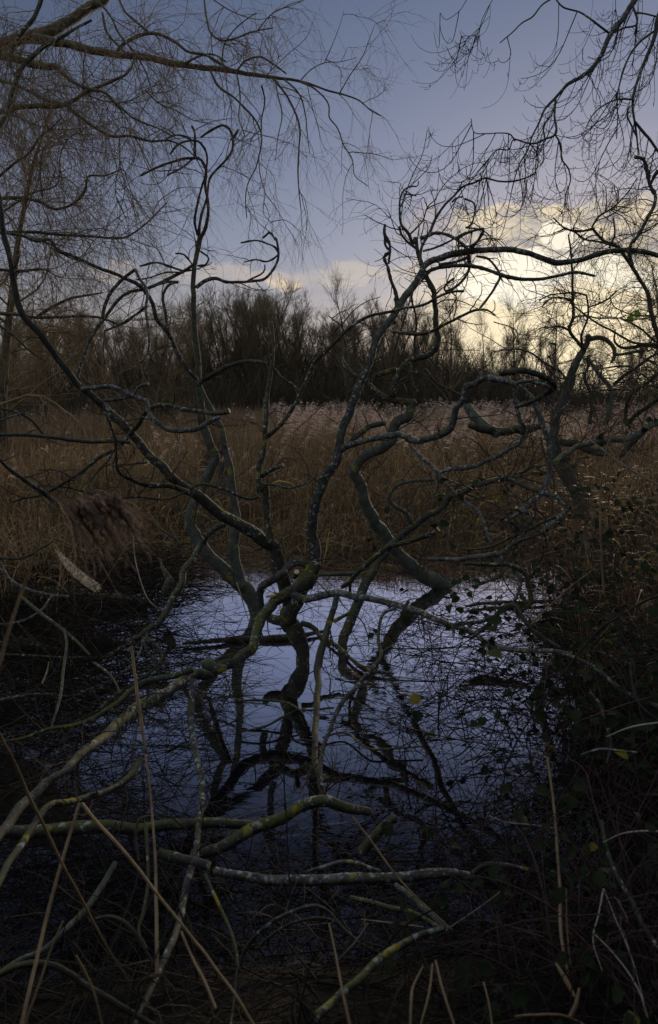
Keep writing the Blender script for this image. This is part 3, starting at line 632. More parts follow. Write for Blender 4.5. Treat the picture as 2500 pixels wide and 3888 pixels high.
C('branch', 'E 900,680 960,690 1020,705 1070,760 1112,825 1070,870 1010,910 940,980 870,1040', [18, 18, 20, 22, 22, 18], [4.8, 4.7, 4.6], M_WHITE, knob=.12)
C('branch', 'E 870,1050 760,1090 690,1115 620,1150', [14, 16, 12], [4.6, 4.6], M_DARK, knob=.3)
C('branch', 'E 1010,890 900,940 780,1000 650,1060 520,1120 400,1170 260,1195 120,1190', [14, 14, 14, 11, 5], [4.65, 4.8], M_MOSS, knob=.15)
C('branch', 'E 730,1000 680,1080 600,1150 500,1232 6 790,250 700,262 600,275 500,275 455,275', [14, 18, 20, 18, 12], [4.7, 4.7], M_WHITE, knob=.35, rough=.12)
C('branch', '6 795,255 822,320 790,360 730,380 670,402', [16, 16, 13], [4.7, 4.6], M_WHITE, knob=.4, rough=.12)
C('branch', '6 640,295 760,300 860,305 920,345 940,420 945,480 900,520 890,550', [12, 15, 18, 18, 16], [4.7, 4.5, 4.5], M_MOSS, knob=.2)
C('branch', '6 880,340 895,380 885,430 860,485', [15, 14, 12], [4.65, 4.6], M_WHITE)
C('branch', 'E 890,1030 920,1100 925,1180 G 480,420 460,520 400,620 370,700', [9, 8, 7], [4.7, 4.9], M_MOSS)
C('branch', 'E 990,860 985,700 1000,600 960,450 890,240 870,150', [7, 8, 8], [5.2, 5.3], M_MOSS)
# second line under the arch, and the curly sprays above the fork
C('branch', '4 430,200 470,160 560,135 660,135 740,155 830,185 920,200 1000,195 1080,180 1150,165 1245,182', [16, 15, 15, 14, 10], [6.3, 6.0, 5.9], M_GREY, knob=.15)
C('branch', '4 690,90 740,100 780,140 800,180 775,240 740,290 705,335', [8, 9, 10, 9], [6.35, 6.1], M_DARK, knob=.2)
C('branch', '4 290,440 360,450 470,445 540,410 620,370 700,340 740,342 778,366', [14, 16, 14, 12, 6], [5.9, 5.6, 5.5], M_MOSS)
C('branch', '2 428,1240 435,1150 470,1090 500,1020 540,960 590,910 620,875', [13, 13, 11, 9], [6.3, 6.5, 6.6], M_DARK)
C('branch', '2 430,1115 500,1090 560,1100 610,1130 650,1165', [13, 11, 10], [6.35, 6.2], M_GREY, knob=.3)
C('branch', '2 655,1240 658,1170 700,1120 722,1075 660,1085 600,1118', [12, 12, 11, 9], [6.4, 6.2], M_DARK, knob=.35)
C('branch', '2 640,1065 655,1060 680,1000 678,950 636,930', [9, 7, 6], [6.3, 6.4], M_DARK, knob=.3)
C('branch', '2 440,1175 480,1165 560,1130 640,1085', [9, 8, 6], [6.35, 6.3], M_GREY)
C('branch', '2 640,1065 720,1078 760,1120 740,1150', [7, 5, 4], [6.3, 6.3], M_DARK)
C('branch', '2 600,1150 660,1150 700,1130 740,1115 805,1120', [9, 6, 3], [6.3, 6.2], M_DARK)
C('branch', '2 575,945 600,925 625,920', [8, 7], [6.5, 6.5], M_DARK)
C('branch', '4 515,130 600,115 660,90', [9, 9], [6.2, 6.3], M_DARK, knob=.3)
C('branch', '4 655,95 655,150 610,220 560,250 540,250 545,225 582,195', [12, 12, 11, 9, 10], [6.35, 6.2], M_GREY)
C('branch', '4 260,-10 270,50 287,62 258,90 275,140 290,200 312,260 318,330 300,400', [9, 12, 11, 14, 16, 16], [6.0, 6.1], M_DARK, knob=.35)
C('branch', '2 262,1050 258,1090 282,1140 280,1232', [9, 11, 11], [6.0, 6.0], M_DARK, knob=.25)
C('branch', '4 405,560 400,480 408,400 398,340 385,290 400,240 430,215', [9, 10, 9, 7], [6.5, 6.5], M_DARK)
C('branch', '4 0,470 60,410 120,340 180,300 240,280', [5, 4, 3], [6.5, 6.4], M_DARK)
C('branch', '4 0,370 60,420 90,480 65,540 60,590 110,640 160,660', [5, 7, 8], [6.8, 6.6], M_MOSS)
# branches on the left limb
C('branch', '3 378,712 440,705 530,705 600,735 680,765 700,830 740,870 790,900 850,905 930,890 990,860 1030,845', [20, 22, 24, 22, 20, 22, 24, 22, 20], [4.9, 4.85, 4.8], M_WHITE)
C('branch', '3 605,930 650,870 680,820 720,795 780,790 860,805 960,820 1040,822 1075,812', [22, 22, 18, 18, 20, 24], [5.15, 5.0, 4.9], M_MOSS, end='cut')
C('branch', '3 490,765 560,755 620,740 660,695 695,686', [13, 15, 13, 15], [4.95, 4.8], M_WHITE, end='cut')
C('branch', '3 495,770 490,800 520,880 540,950 545,1030 560,1100 620,1140 700,1160 820,1170 880,1195', [11, 14, 14, 14, 22, 26], [4.95, 5.1, 5.5], M_DARK)
C('branch', '3 -30,925 100,925 200,930 320,945 420,955 520,955 610,960', [15, 16, 18, 20, 16], [4.6, 5.1], M_BLUE)
C('branch', '3 600,935 560,980 470,1030 380,1100 300,1150 200,1205 100,1225 60,1240', [20, 18, 17, 14, 9], [5.2, 4.9], M_MOSS)
C('branch', '3 -10,800 80,820 150,860 205,925', [8, 9, 10], [4.6, 4.8], M_GREY)
C('branch', '3 -10,865 50,840 95,828', [7, 7], [4.6, 4.6], M_GREY)
C('branch', '3 540,990 500,1050 440,1120 400,1200', [9, 8, 6], [5.1, 4.9], M_MOSS)
C('branch', '3 180,1090 250,1090 320,1115 350,1150', [5, 6, 6], [5.0, 5.0], M_DARK, knob=.3)
C('branch', '3 690,1055 600,1065 530,1075', [8, 5], [5.3, 5.3], M_DARK)
C('branch', '3 180,1160 300,1170 400,1190 500,1225 640,1215 780,1225 880,1190', [5, 7, 9, 10, 10], [5.0, 5.4], M_MOSS)
C('branch', '3 -20,1020 40,1080 120,1140 200,1190 280,1260', [14, 18, 22, 24], [4.4, 4.6, 4.8], M_GREY)
C('branch', '3 880,1000 780,1130 700,1180', [4, 6], [5.4, 5.4], M_DARK)
# sprigs growing from the limbs
r_ = np.random.RandomState(5)
b_ = twig_cloud('central', 420, 700, 700, .30, .17, .09, .0026, r_, .02, 0, .24)
tag(b_.build('twigs', M_TWIG, root, cb), kind='stuff')

# ------------------------------------------------------------------ slender two-stemmed tree behind on the left
SB = pt(950, 2298, 7.3); sb = (SB[0], SB[1], 0)
root = thing('willow_tree', 'slim tall two-stemmed tree with curly pollard tips, left of the central willow', 'tree', sb)
def S_(name, path, w, dep, mat=M_BLUE, **kw): kw.setdefault('key', 'slender'); w = np.asarray(w) * (.84 if name == 'branch' and mat is M_DARK else 1); return add_limb(root, sb, name, path, w, dep=dep, mat=mat, **kw)
S_('trunk', 'B 430,760 420,640 350,520 A 440,960 300,830 180,690 110,590 60,470 80,330 150,170 220,30 3 1010,1040 980,960 945,860 935,760 930,670 925,560 910,420 908,300 905,200 922,80 940,0 1 925,1180 930,1130',
   [58, 62, 60, 58, 52, 44, 40, 36, 30, 26, 24, 22, 22, 22], [7.3, 7.2, 7.1, 7.0, 6.9, 6.9], M_BLUE, step=10)
S_('trunk', 'B 440,760 410,600 320,420 A 540,1020 500,900 470,720 480,620 480,500 490,400 480,300 455,150 440,0 3 1055,980 1040,900 1005,830 965,760 930,680', [60, 62, 56, 50, 40, 36, 30, 26, 22], [7.25, 7.15, 7.0, 6.9], M_BLUE)
S_('branch', '1 930,1130 965,1060 975,960 960,860 960,780 930,740 900,740 800,760 700,800 660,822', [20, 15, 14, 14, 13, 11, 8], [6.9, 6.8, 6.7, 6.5], M_DARK, knob=.12)
S_('branch', '1 930,1125 940,1020 970,920 985,830 1030,775 1080,720 1090,650 1070,600 1050,588 990,610 940,643', [16, 13, 11, 10, 11, 11, 10], [6.9, 7.0, 7.1], M_DARK, knob=.15)
S_('branch', '1 925,1100 912,1040 925,950 945,870 965,800 960,700 935,665 880,660 830,680 798,720', [12, 11, 10, 10, 10, 9], [6.9, 6.8, 6.6], M_DARK, knob=.15)
S_('branch', '1 925,745 912,720 912,680 905,600 898,590', [9, 9, 10], [6.8, 6.8], M_DARK, knob=.4)
S_('branch', '1 905,742 860,780 785,820', [9, 8], [6.75, 6.5], M_DARK, knob=.2)
S_('branch', '1 905,660 860,635 810,635 775,655', [9, 9, 7], [6.75, 6.6], M_DARK, knob=.35)
S_('branch', '1 1085,655 1110,620 1120,605 1095,640', [9, 9], [7.1, 7.1], M_DARK, knob=.4)
S_('branch', '3 920,235 960,205 1000,195 1060,210 1160,208 1230,200 1280,150 1305,80 1290,10 1 1290,1120 1265,1088 1232,1112', [18, 14, 12, 11, 11, 9, 8], [6.9, 7.0, 7.1], M_GREY, knob=.12)
S_('branch', '1 1303,1185 1290,1160 1250,1140 1200,1125 1128,1136', [8, 7, 7], [7.1, 7.0], M_DARK, knob=.35)
S_('branch', '1 1305,1190 1280,1210 1240,1225 1200,1215 1145,1226', [8, 8, 6], [7.1, 7.0], M_DARK, knob=.3)
S_('branch', '3 1160,205 1240,150 1240,130', [9, 7], [7.0, 7.0], M_DARK)
S_('branch', '3 920,120 860,160 800,190 740,220 670,245 600,260 540,310 490,380 440,450 400,540 370,620 360,660', [14, 14, 14, 15, 16, 16, 18], [6.9, 6.6, 6.4], M_GREY)
S_('branch', '3 635,152 580,190 520,260 490,330 482,380', [14, 16, 16], [6.3, 6.4], M_GREY)
S_('branch', '3 635,152 650,190 690,250 683,330 695,440 690,540 640,600 550,642', [12, 12, 10, 8, 6], [6.3, 6.2], M_WHITE)
S_('branch', '3 925,670 880,620 830,540 790,450 735,390 715,310 660,235 560,180 450,140 330,85 280,70 230,10 1 180,1130 100,1100 -20,1088', [18, 18, 18, 18, 16, 15, 14, 12], [6.9, 6.5, 6.2, 6.0], M_GREY)
S_('branch', '3 790,450 775,360 765,270 790,225 835,208', [14, 12, 10], [6.6, 6.6], M_GREY)
S_('branch', '3 915,150 870,160 800,140 740,120 655,136', [10, 10, 8], [6.9, 6.7], M_DARK, knob=.3)
S_('branch', '3 925,135 962,130 977,100 940,68', [9, 9], [6.9, 6.8], M_DARK, knob=.35)
S_('branch', '3 900,128 880,100 860,80 823,77', [8, 8], [6.9, 6.7], M_DARK, knob=.35)
S_('branch', '3 860,168 780,165 700,190 640,200', [8, 7, 6], [6.8, 6.6], M_DARK, knob=.25)
S_('branch', '3 833,212 790,210 740,222 660,250', [11, 11, 10], [6.7, 6.5], M_GREY, knob=.2)
S_('branch', '3 690,325 640,360 580,400 490,440', [10, 9, 8], [6.3, 6.2], M_GREY)
S_('branch', '3 930,690 960,665 1000,640 1080,600 1180,580 1258,592', [20, 22, 20, 16, 14], [6.9, 6.5, 6.1], M_MOSS)
S_('branch', 'A 180,640 120,740 60,840 0,900 5 850,390 810,450 780,520 740,580 690,605 640,650 560,700 480,735 380,740 250,735 100,725 -20,722', [34, 32, 28, 26, 24, 22, 16, 14, 14], [7.0, 6.2, 5.6, 5.2], M_MOSS, label='mossy branch curving down and left over the water to the left edge')
S_('branch', 'A 180,640 230,560 300,500 370,470', [22, 24, 26], [7.0, 6.2], M_MOSS)
S_('branch', '5 690,620 680,680 710,740 740,790 745,900 750,1050 740,1180', [14, 14, 10, 9], [5.9, 5.5], M_WHITE)
S_('branch', '5 690,640 740,690 760,730 730,780 680,820 560,900 430,1000 300,1060 200,1100 80,1160', [12, 14, 14, 12, 10], [5.8, 5.0, 4.4], M_MOSS)
S_('branch', '5 -20,938 100,915 200,908 340,915 430,880 540,830 620,770 660,700 672,640', [14, 15, 14, 12, 12], [4.4, 5.2, 5.7], M_WHITE)
b_ = twig_cloud('slender', 120, 220, 260, .4, .22, .12, .0026, r_, .03, 0, .2)
tag(b_.build('twigs', M_TWIG, root, sb), kind='stuff')

# ------------------------------------------------------------------ crooked blue-green tree right of centre
KB = pt(1672, 2216, 8.3); kb = (KB[0], KB[1], 0)
root = thing('willow_tree', 'thick crooked blue-green trunk that kinks like an S, right of centre behind the water', 'tree', kb)
def K(name, path, w, dep, mat=M_BLUE, **kw): kw.setdefault('key', 'crooked'); return add_limb(root, kb, name, path, w, dep=dep, mat=mat, **kw)
K('trunk', '6 560,415 500,385 430,340 340,270 280,190 220,110 175,20 C 280,1200 255,1060 320,960 450,890 560,830 590,730 620,640 740,560 790,430', [62, 70, 66, 62, 56, 52, 52, 50, 52, 54, 50, 40], [8.4, 8.1, 7.8, 7.6, 7.5], M_BLUE, step=10, rough=.05)
K('branch', 'C 800,440 700,430 600,410 500,380 420,320 380,260 430,190 560,150 620,130', [34, 34, 32, 28, 28, 26], [7.5, 7.6], M_MOSS)
K('branch', 'C 390,250 270,210 180,130 130,60 110,-20', [20, 18, 12], [7.6, 7.5], M_BLUE)
K('branch', 'C 590,380 600,280 640,190 720,70 800,25 920,0 4 510,490 500,420 495,330 490,250 460,190 430,120 412,50 405,0 2 395,1140 370,1090 342,1060 330,980 335,920 350,890 385,872 415,870 418,848',
  [30, 30, 28, 28, 24, 24, 22, 18, 14, 10, 8, 5], [7.5, 7.3, 7.1, 7.0], M_MOSS, label='yellow-lichened limb rising in bends to a hooked tip above the arch')
K('branch', '2 405,1160 360,1125 335,1090 330,1060', [10, 10], [7.0, 7.0], M_DARK)
K('branch', '2 348,908 380,910 408,916', [6, 5], [7.0, 7.0], M_DARK)
K('branch', '2 375,1100 400,1075 440,1030 460,970 502,930', [8, 6, 4], [7.0, 7.0], M_DARK)
K('branch', '2 458,980 458,960 448,940', [4, 3], [7.0, 7.0], M_DARK)
K('branch', '6 240,250 310,190 370,140 450,80 540,20 E 0,720 150,650 300,590 430,550 540,530 640,570 760,620 850,650 900,665', [36, 32, 28, 28, 28, 28, 24, 20], [7.6, 6.6, 5.6, 5.0], M_BLUE)
K('stub', 'E 610,545 700,480 800,420 865,425', [18, 20, 20, 14], [5.6, 5.8], M_MOSS, end='cut')
K('branch', '6 390,115 360,60 310,30 283,0 4 282,1210 290,1190 320,1160 400,1140 510,1137', [20, 18, 16, 14, 11], [7.4, 7.2], M_BLUE)
K('branch', 'C 620,560? '.replace('C 620,560? ', 'C ') + '900,130 1000,250 1150,330 1260,380', [12, 12, 10], [7.3, 7.2], M_MOSS)
K('branch', 'C 760,60 780,200 790,280 840,350', [12, 10, 7], [7.3, 7.3], M_MOSS)
b_ = twig_cloud('crooked', 150, 420, 700, .7, .4, .2, .003, r_, .02, 0, .22)
tag(b_.build('twigs', M_TWIG, root, kb), kind='stuff')

# stem that leans beside it, in front
P_ = pt(1320, 2517, 6.0)
lb = (P_[0], P_[1], 0); root = thing('leaning_snag', 'dark leaning stem right of the central trunk with a yellow-lichened arm', 'tree', lb)
add_limb(root, lb, 'trunk', 'B 1300,1300 1260,1150 1235,1040 1260,880 1330,700 1400,540 1460,400 1520,290 6 240,270 270,250', [44, 48, 48, 50, 48, 42, 36], dep=[6.0, 6.2, 6.6, 6.9], mat=M_DARK)
add_limb(root, lb, 'branch', '6 60,405 100,380 130,340 200,280 280,220 340,200 440,170 490,150 512,135', [18, 24, 24, 26, 26, 24], dep=[6.1, 6.0, 5.8], mat=M_MOSS, end='cut', rough=.1)
add_limb(root, lb, 'branch', '6 -70,345 0,348 60,345 130,340', [20, 20, 22], dep=[6.3, 6.1], mat=M_BLUE)
add_limb(root, lb, 'branch', '6 100,380 100,430 130,470', [14, 16], dep=[6.1, 6.4], mat=M_BLUE)

# ------------------------------------------------------------------ leaning snag on the right
RB = pt(2190, 2010, 9.0); rb = (RB[0], RB[1], .1)
root = thing('snag_tree', 'leaning broken-topped tree at the right with its snapped arm arching in the glow', 'tree', rb)
def T_(name, path, w, dep, mat=M_DARK, **kw): kw.setdefault('key', 'snag'); return add_limb(root, rb, name, path, w, dep=dep, mat=mat, **kw)
T_('trunk', '4 1190,1300 1170,1200 1120,1120 1075,1040 1055,960 1060,860 1100,740 1140,620 1175,550 1205,500 1215,462', [80, 70, 62, 52, 48, 46, 44, 40, 32, 26], [9.0, 8.9, 8.7], M_BLUE, rough=.06)
T_('branch', 'D 890,465 1000,450 1080,490 1130,560 1125,640 1100,680', [22, 22, 20, 18, 12], [8.7, 8.6], M_WILLOW)
T_('branch', 'D 1135,608 1230,600 1310,580 1395,577', [12, 12, 13], [8.6, 8.5], M_WILLOW, end='cut')
T_('branch', 'D 860,570 780,480 720,400 710,350 740,280 750,180 740,100 740,0 4 1130,60 1120,-10', [14, 13, 12, 10, 9, 7], [8.7, 8.5])
T_('branch', 'D 830,520 820,440 860,330 885,250 885,160 870,60', [11, 10, 9, 7], [8.7, 8.4])
T_('branch', 'D 870,55 780,30 640,35 530,50 425,98', [7, 6, 4], [8.4, 8.2], knob=.2)
T_('branch', 'D 760,140 700,90 600,75 520,90 448,160', [8, 7, 4], [8.5, 8.2], knob=.2)
T_('branch', 'D 880,165 960,140 1080,80 1150,10', [7, 7, 6], [8.4, 8.0])
T_('branch', 'D 735,300 760,260 850,245 960,265 1080,265 1180,265 1240,238', [7, 7, 5], [8.5, 8.2])
T_('branch', 'D 700,380 620,350 540,350 440,360 380,400', [6, 5, 3], [8.6, 8.3])
T_('branch', 'D 720,390 660,350 600,340 550,355', [6, 4], [8.6, 8.3])
T_('branch', 'D 760,160 850,230 980,320 1100,380 1200,440 1300,490 1560,515', [7, 8, 9, 10, 11], [8.3, 7.8])
T_('branch', 'D 1180,262 1300,320 1400,380 1470,450 1560,510', [7, 8, 9], [8.2, 7.8])
T_('branch', 'D 1135,400 1130,480 1190,540 1300,540 1400,515 1560,535', [7, 12, 15, 18, 20], [8.2, 7.8])
T_('branch', 'D 880,620 940,730 1010,820 1080,900 1105,1000 1090,1100 1050,1250', [12, 16, 18, 20, 22, 22], [8.3, 8.0], M_BLUE)
T_('branch', 'D 870,640 885,700 850,800 880,900 912,1000 900,1250', [10, 12, 13, 15, 15], [8.6, 8.2])
T_('branch', 'D 1560,760 1450,860 1350,930 1270,1000 1238,1090 1240,1260', [14, 15, 16, 16, 16], [7.2, 7.6])
T_('branch', 'D 1560,1010 1450,1090 1360,1150 1260,1250', [14, 18, 20], [7.0, 7.6])
T_('branch', 'D 740,980 850,965 1000,940 1150,935 1300,930 1400,900 1560,915', [4, 7, 8, 8, 9], [7.0, 7.0], M_GREY)
T_('branch', 'D 1120,890 1230,800 1350,720 1450,640 1560,585', [16, 14, 12, 10], [8.0, 7.6])
T_('branch', 'D 1560,930 1470,860 1400,800 1330,760 1280,720 1180,715 1000,740 850,770 700,830', [8, 8, 8, 6, 3], [7.4, 7.6], M_MOSS)
T_('branch', 'D 540,720 640,680 760,650 860,625', [3, 4, 4], [7.4, 7.6], M_WHITE)
T_('branch', 'D 0,300 60,320 140,340 210,380 230,520', [4, 5, 5], [7.8, 8.0])
T_('branch', 'D 0,580 120,560 250,560 350,590 430,650 520,710 620,770 680,830', [5, 7, 8, 8, 7], [7.6, 8.0], M_MOSS)
T_('branch', 'D 540,1250 600,1150 680,1080 740,1000', [6, 6, 4], [6.4, 6.4], M_WHITE)
b_ = twig_cloud('snag', 260, 900, 1500, .6, .34, .18, .0026, r_, .02, 0, .24)
tag(b_.build('twigs', M_TWIG, root, rb), kind='stuff')

Q_ = pt(2560, 1900, 7.0); qb = (Q_[0], Q_[1], .2)
root = thing('willow_tree', 'bare tree leaning in from the right edge with long climbing stems in the glow', 'tree', qb)
def Q2(name, path, w, dep, mat=M_WILLOW, **kw): kw.setdefault('key', 'edge'); return add_limb(root, qb, name, path, w, dep=dep, mat=mat, **kw)
Q2('trunk', 'Z 1650,1330 1620,1050 1570,900 4 1600,600 1540,470 1510,360 1490,260 1450,190 1390,100 1340,40 2 1290,1130 1230,1065', [50, 40, 32, 26, 24, 20, 16, 12], [7.0, 6.8, 6.6], M_WILLOW)
Q2('branch', '2 1240,1070 1150,1082 1100,1065 1048,1018', [10, 9, 5], [6.6, 6.4], M_DARK)
Q2('branch', '2 1230,1062 1260,1015 1330,970 1390,910 1442,832', [9, 7, 4], [6.6, 6.4], M_DARK)
Q2('branch', '2 1420,1240 1405,1160 1450,1100 1490,1020 1520,960 1527,920 1500,860 1490,800 1465,742 1432,735', [12, 12, 12, 12, 14, 14, 12], [6.2, 6.3], M_DARK, knob=.3)
Q2('branch', '2 1505,858 1540,800 1570,790', [12, 12], [6.3, 6.3], M_DARK, knob=.3)
Q2('branch', '2 1310,1160 1335,1100 1330,1020', [8, 6], [6.6, 6.6], M_DARK)
Q2('branch', '2 1150,1085 1200,1120 1260,1130 1330,1150', [7, 8], [6.6, 6.5], M_DARK)
Q2('branch', 'D 1090,75 1120,150 1200,200 1300,235 1460,245', [4, 5, 7], [6.4, 6.6], M_DARK)
Q2('branch', 'E 985,410 1060,330 1140,280 1240,230 1340,200 1450,190 1540,170 4 1390,950 1450,920 1540,860 1620,810', [24, 24, 26, 26, 26, 28, 30], [6.3, 6.5, 6.7], M_BLUE, label='mossy branch slanting up to the right edge above the brambles')
Q2('branch', '4 1360,1030 1420,960 1480,900 1580,830', [20, 24, 28], [7.0, 6.9], M_DARK)
b_ = twig_cloud('edge', 160, 700, 1400, .5, .3, .16, .0024, r_, .03, 0, .24)
tag(b_.build('twigs', M_TWIG, root, qb), kind='stuff')
# the two surviving leaves
for k_, (cx_, cy_, a_, w_, h_) in enumerate([(1283, 272, .2, 22, 32), (1348, 228, 1.2, 20, 30)]):
    s_ = TILES['D']; c0 = pt(s_[0] + cx_ / s_[2], s_[1] + cy_ / s_[2], 6.5); n = 12; t = np.linspace(0, 2 * np.pi, n, endpoint=False)
    L = h_ / FPX * 6.5 / 1.0; Wd = w_ / FPX * 6.5
    x_ = np.sin(t) * Wd / 2 * 1.25; y_ = np.cos(t) * L / 2
    V = np.stack([x_ * math.cos(a_) - y_ * math.sin(a_), .012 * np.abs(np.sin(t)), x_ * math.sin(a_) + y_ * math.cos(a_)], -1) + c0
    bb = Buf(); V = np.concatenate([V, c0[None] + (0, -.006, 0)]); bb.add(V, [(i_, (i_ + 1) % n, n) for i_ in range(n)]); bb.build('leaf', M_LEAFG, root, qb, False)

# ------------------------------------------------------------------ overhanging willow at the top left
WB = np.array((-5.4, 6.8, .2)); wb = tuple(WB)
root = thing('willow_tree', 'big overhanging willow filling the top left with drooping bare twigs', 'tree', wb)
def Wl(name, path, w, dep, mat=M_WILLOW, **kw): kw.setdefault('key', 'tl'); return add_limb(root, wb, name, path, w, dep=dep, mat=mat, **kw)
bb = Buf(); tp = np.array([[-5.4, 6.8, -.3], [-5.3, 6.8, 1.2], [-5.1, 6.8, 2.8], [-4.9, 6.9, 4.2], [-4.6, 7.0, 5.2], [-4.4, 7.1, 6.4]]); tpp, _ = crom(tp[:, [2, 0, 1]], 26)
limb(bb, tpp[:, [1, 2, 0]], np.linspace(.27, .13, 26), np.random.RandomState(2), 14); bb.build('trunk', [M_WILLOW, M_CUT], root, wb)
Wl('limb', '1 520,-30 490,0 420,30 340,90 260,140 190,165 100,180 0,220 -120,270', [34, 42, 48, 50, 52, 54], [7.2, 7.0, 6.8], M_WILLOW)
Wl('limb', '1 160,178 290,200 360,215 440,240 540,255 640,265 740,280 840,300 920,310 1020,325 1100,335 1200,350 1300,365 1400,380 1470,400 1540,425 2 60,440 140,470 200,520 242,542', [38, 34, 30, 28, 25, 23, 20, 16, 12, 8, 6, 4], [6.9, 6.9, 6.7, 6.5], M_WILLOW, label='long limb reaching right across the top of the sky')
Wl('limb', '1 -120,250 0,260 80,275 150,300 220,310 270,312 300,350 350,390 420,415 500,440 560,500 640,560 740,600 850,660', [38, 34, 32, 32, 16, 14, 12, 9, 6, 4], [6.6, 6.4, 6.2], M_WILLOW)
Wl('limb', '1 430,95 360,130 280,180 210,215 160,260 110,310 80,370 60,430 40,500 10,570 -40,640', [10, 14, 20, 20, 20, 20, 20, 20], [5.6, 5.5, 5.3], M_MOSS)
Wl('limb', '1 200,-20 165,70 110,150 70,210 50,270 50,310 75,355', [20, 20, 20, 18, 12], [5.6, 5.5], M_MOSS)
Wl('limb', '1 -60,540 0,525 80,505 180,495 300,490 380,450 450,412 540,375 600,340 625,290 615,230', [24, 22, 20, 20, 18, 16, 12, 8, 6], [6.4, 6.4, 6.6], M_WILLOW)
Wl('branch', '1 310,490 380,550 450,600 530,640 600,635 700,660 800,660 900,720 960,820', [15, 14, 10, 9, 6, 4], [6.4, 6.2], M_WILLOW)
Wl('branch', '1 -20,370 80,400 160,440 240,475 310,490', [16, 15, 14, 12], [6.6, 6.4], M_WILLOW)
Wl('branch', '1 545,245 580,205 640,170 700,155 770,170 830,200 880,240 960,255 1020,290 1070,320', [15, 15, 12, 10, 10, 10], [6.9, 6.5], M_WILLOW)
Wl('branch', '1 870,295 930,265 1000,255 1060,290', [9, 8, 6], [6.8, 6.6])
Wl('branch', '1 700,155 630,95 590,60 560,0', [13, 10, 8], [6.8, 6.8])
Wl('branch', '1 1110,328 1150,285 1210,265 1280,300 1340,345', [8, 8, 6], [6.7, 6.5])
Wl('branch', '1 1040,290 1050,210 1080,160 1140,100 1200,60', [6, 5, 4], [6.6, 6.4])
Wl('branch', '1 955,-10 970,100 990,160 1040,190 1100,180 1180,150 1280,130', [8, 8, 7, 4], [6.6, 6.4])
Wl('branch', '1 440,-20 520,80 560,160 620,230 680,330 720,450', [8, 8, 6], [6.4, 6.2])
Wl('branch', '1 480,60 500,150 560,220 600,260', [10, 9], [6.6, 6.6])
for p_, w_ in [('1 985,330 1020,400 1100,460 1150,510 1200,570 1225,640 1215,720 1200,780 1160,860 1150,930 1155,1020', 8), ('1 1110,350 1125,450 1120,560 1150,640', 6), ('1 1225,400 1240,470 1225,560 1225,650', 6),
               ('1 1210,730 1220,830 1240,900 1235,1000 1280,1055', 4), ('1 1280,370 1330,430 1370,500 1400,580 1400,700 1395,800 1400,900 1410,990', 8),
               ('1 1290,380 1300,440 1320,540 1300,650 1290,750', 5), ('1 1330,370 1400,440 1430,540 1440,640 1450,720', 6), ('1 1400,380 1480,420 1540,500 2 0,545 40,600 70,680 110,750 120,820 182,870', 6),
               ('2 50,435 100,350 160,260 190,180 215,112', 4), ('1 1400,385 1450,330 1540,290 2 40,290 130,270', 4), ('1 1250,350 1340,260 1430,180 1480,60', 3), ('2 -20,290 20,200 50,120 70,50', 3),
               ('1 1200,150 1280,60 1350,30 1420,5', 4), ('1 1000,0 1100,60 1200,90 1290,80', 4), ('1 -10,830 60,770 150,700 180,650 240,600 290,550', 10), ('1 200,920 190,800 200,700', 8),
               ('1 -20,930 100,925 180,940 260,980 330,960 400,890 410,830 500,820 570,790', 12), ('1 -20,1090 150,1085 300,1100 420,1105 600,1105 680,1050 780,950', 11),
               ('1 30,1090 130,1110 210,1130 270,1160 300,1190 400,1225', 9), ('3 -20,355 60,360 150,375 280,375 400,370 500,385 560,410 640,360 690,320', 13), ('3 180,370 240,330 320,290 400,275 480,260', 12),
               ('3 200,440 290,440 320,430', 11), ('3 -10,405 60,460 150,540 210,580', 9), ('3 -20,150 100,160 200,150 280,190', 11), ('1 290,830 280,750 300,680 380,600', 5), ('1 0,1000 60,960 160,900 270,860 280,800', 8),
               ('1 560,640 560,760 540,900 600,1040', 4), ('1 680,420 740,480 830,520 900,560 1000,580', 5), ('1 400,230 390,330 400,420 560,480 700,420 760,360', 5)]:
    Wl('branch', p_, [w_ * 1.25, w_, w_ * .8, w_ * .45], [6.5 + rw.randn() * .3, 6.4 + rw.randn() * .4], M_WILLOW)
b_ = twig_cloud('tl', 560, 2500, 6000, .75, .42, .20, .0020, np.random.RandomState(8), .07, 0, .21, bias=(.1, 0, -.05), along=.7, keep=lambda S: np.clip(.30 + (-.6 - S[:, 0]) * .45, .22, 1))
tag(b_.build('twigs', M_TWIGW, root, wb), kind='stuff')
b2 = twig_cloud('tl', 380, 1900, 4600, .9, .5, .24, .0018, np.random.RandomState(9), .16, 0, .14, bias=(0, .1, -.5), along=.4,
                keep=lambda S: np.clip(.25 + (-1.0 - S[:, 0]) * .6, .12, 1))
tag(b2.build('hanging_twigs', M_TWIGW, root, wb), kind='stuff')

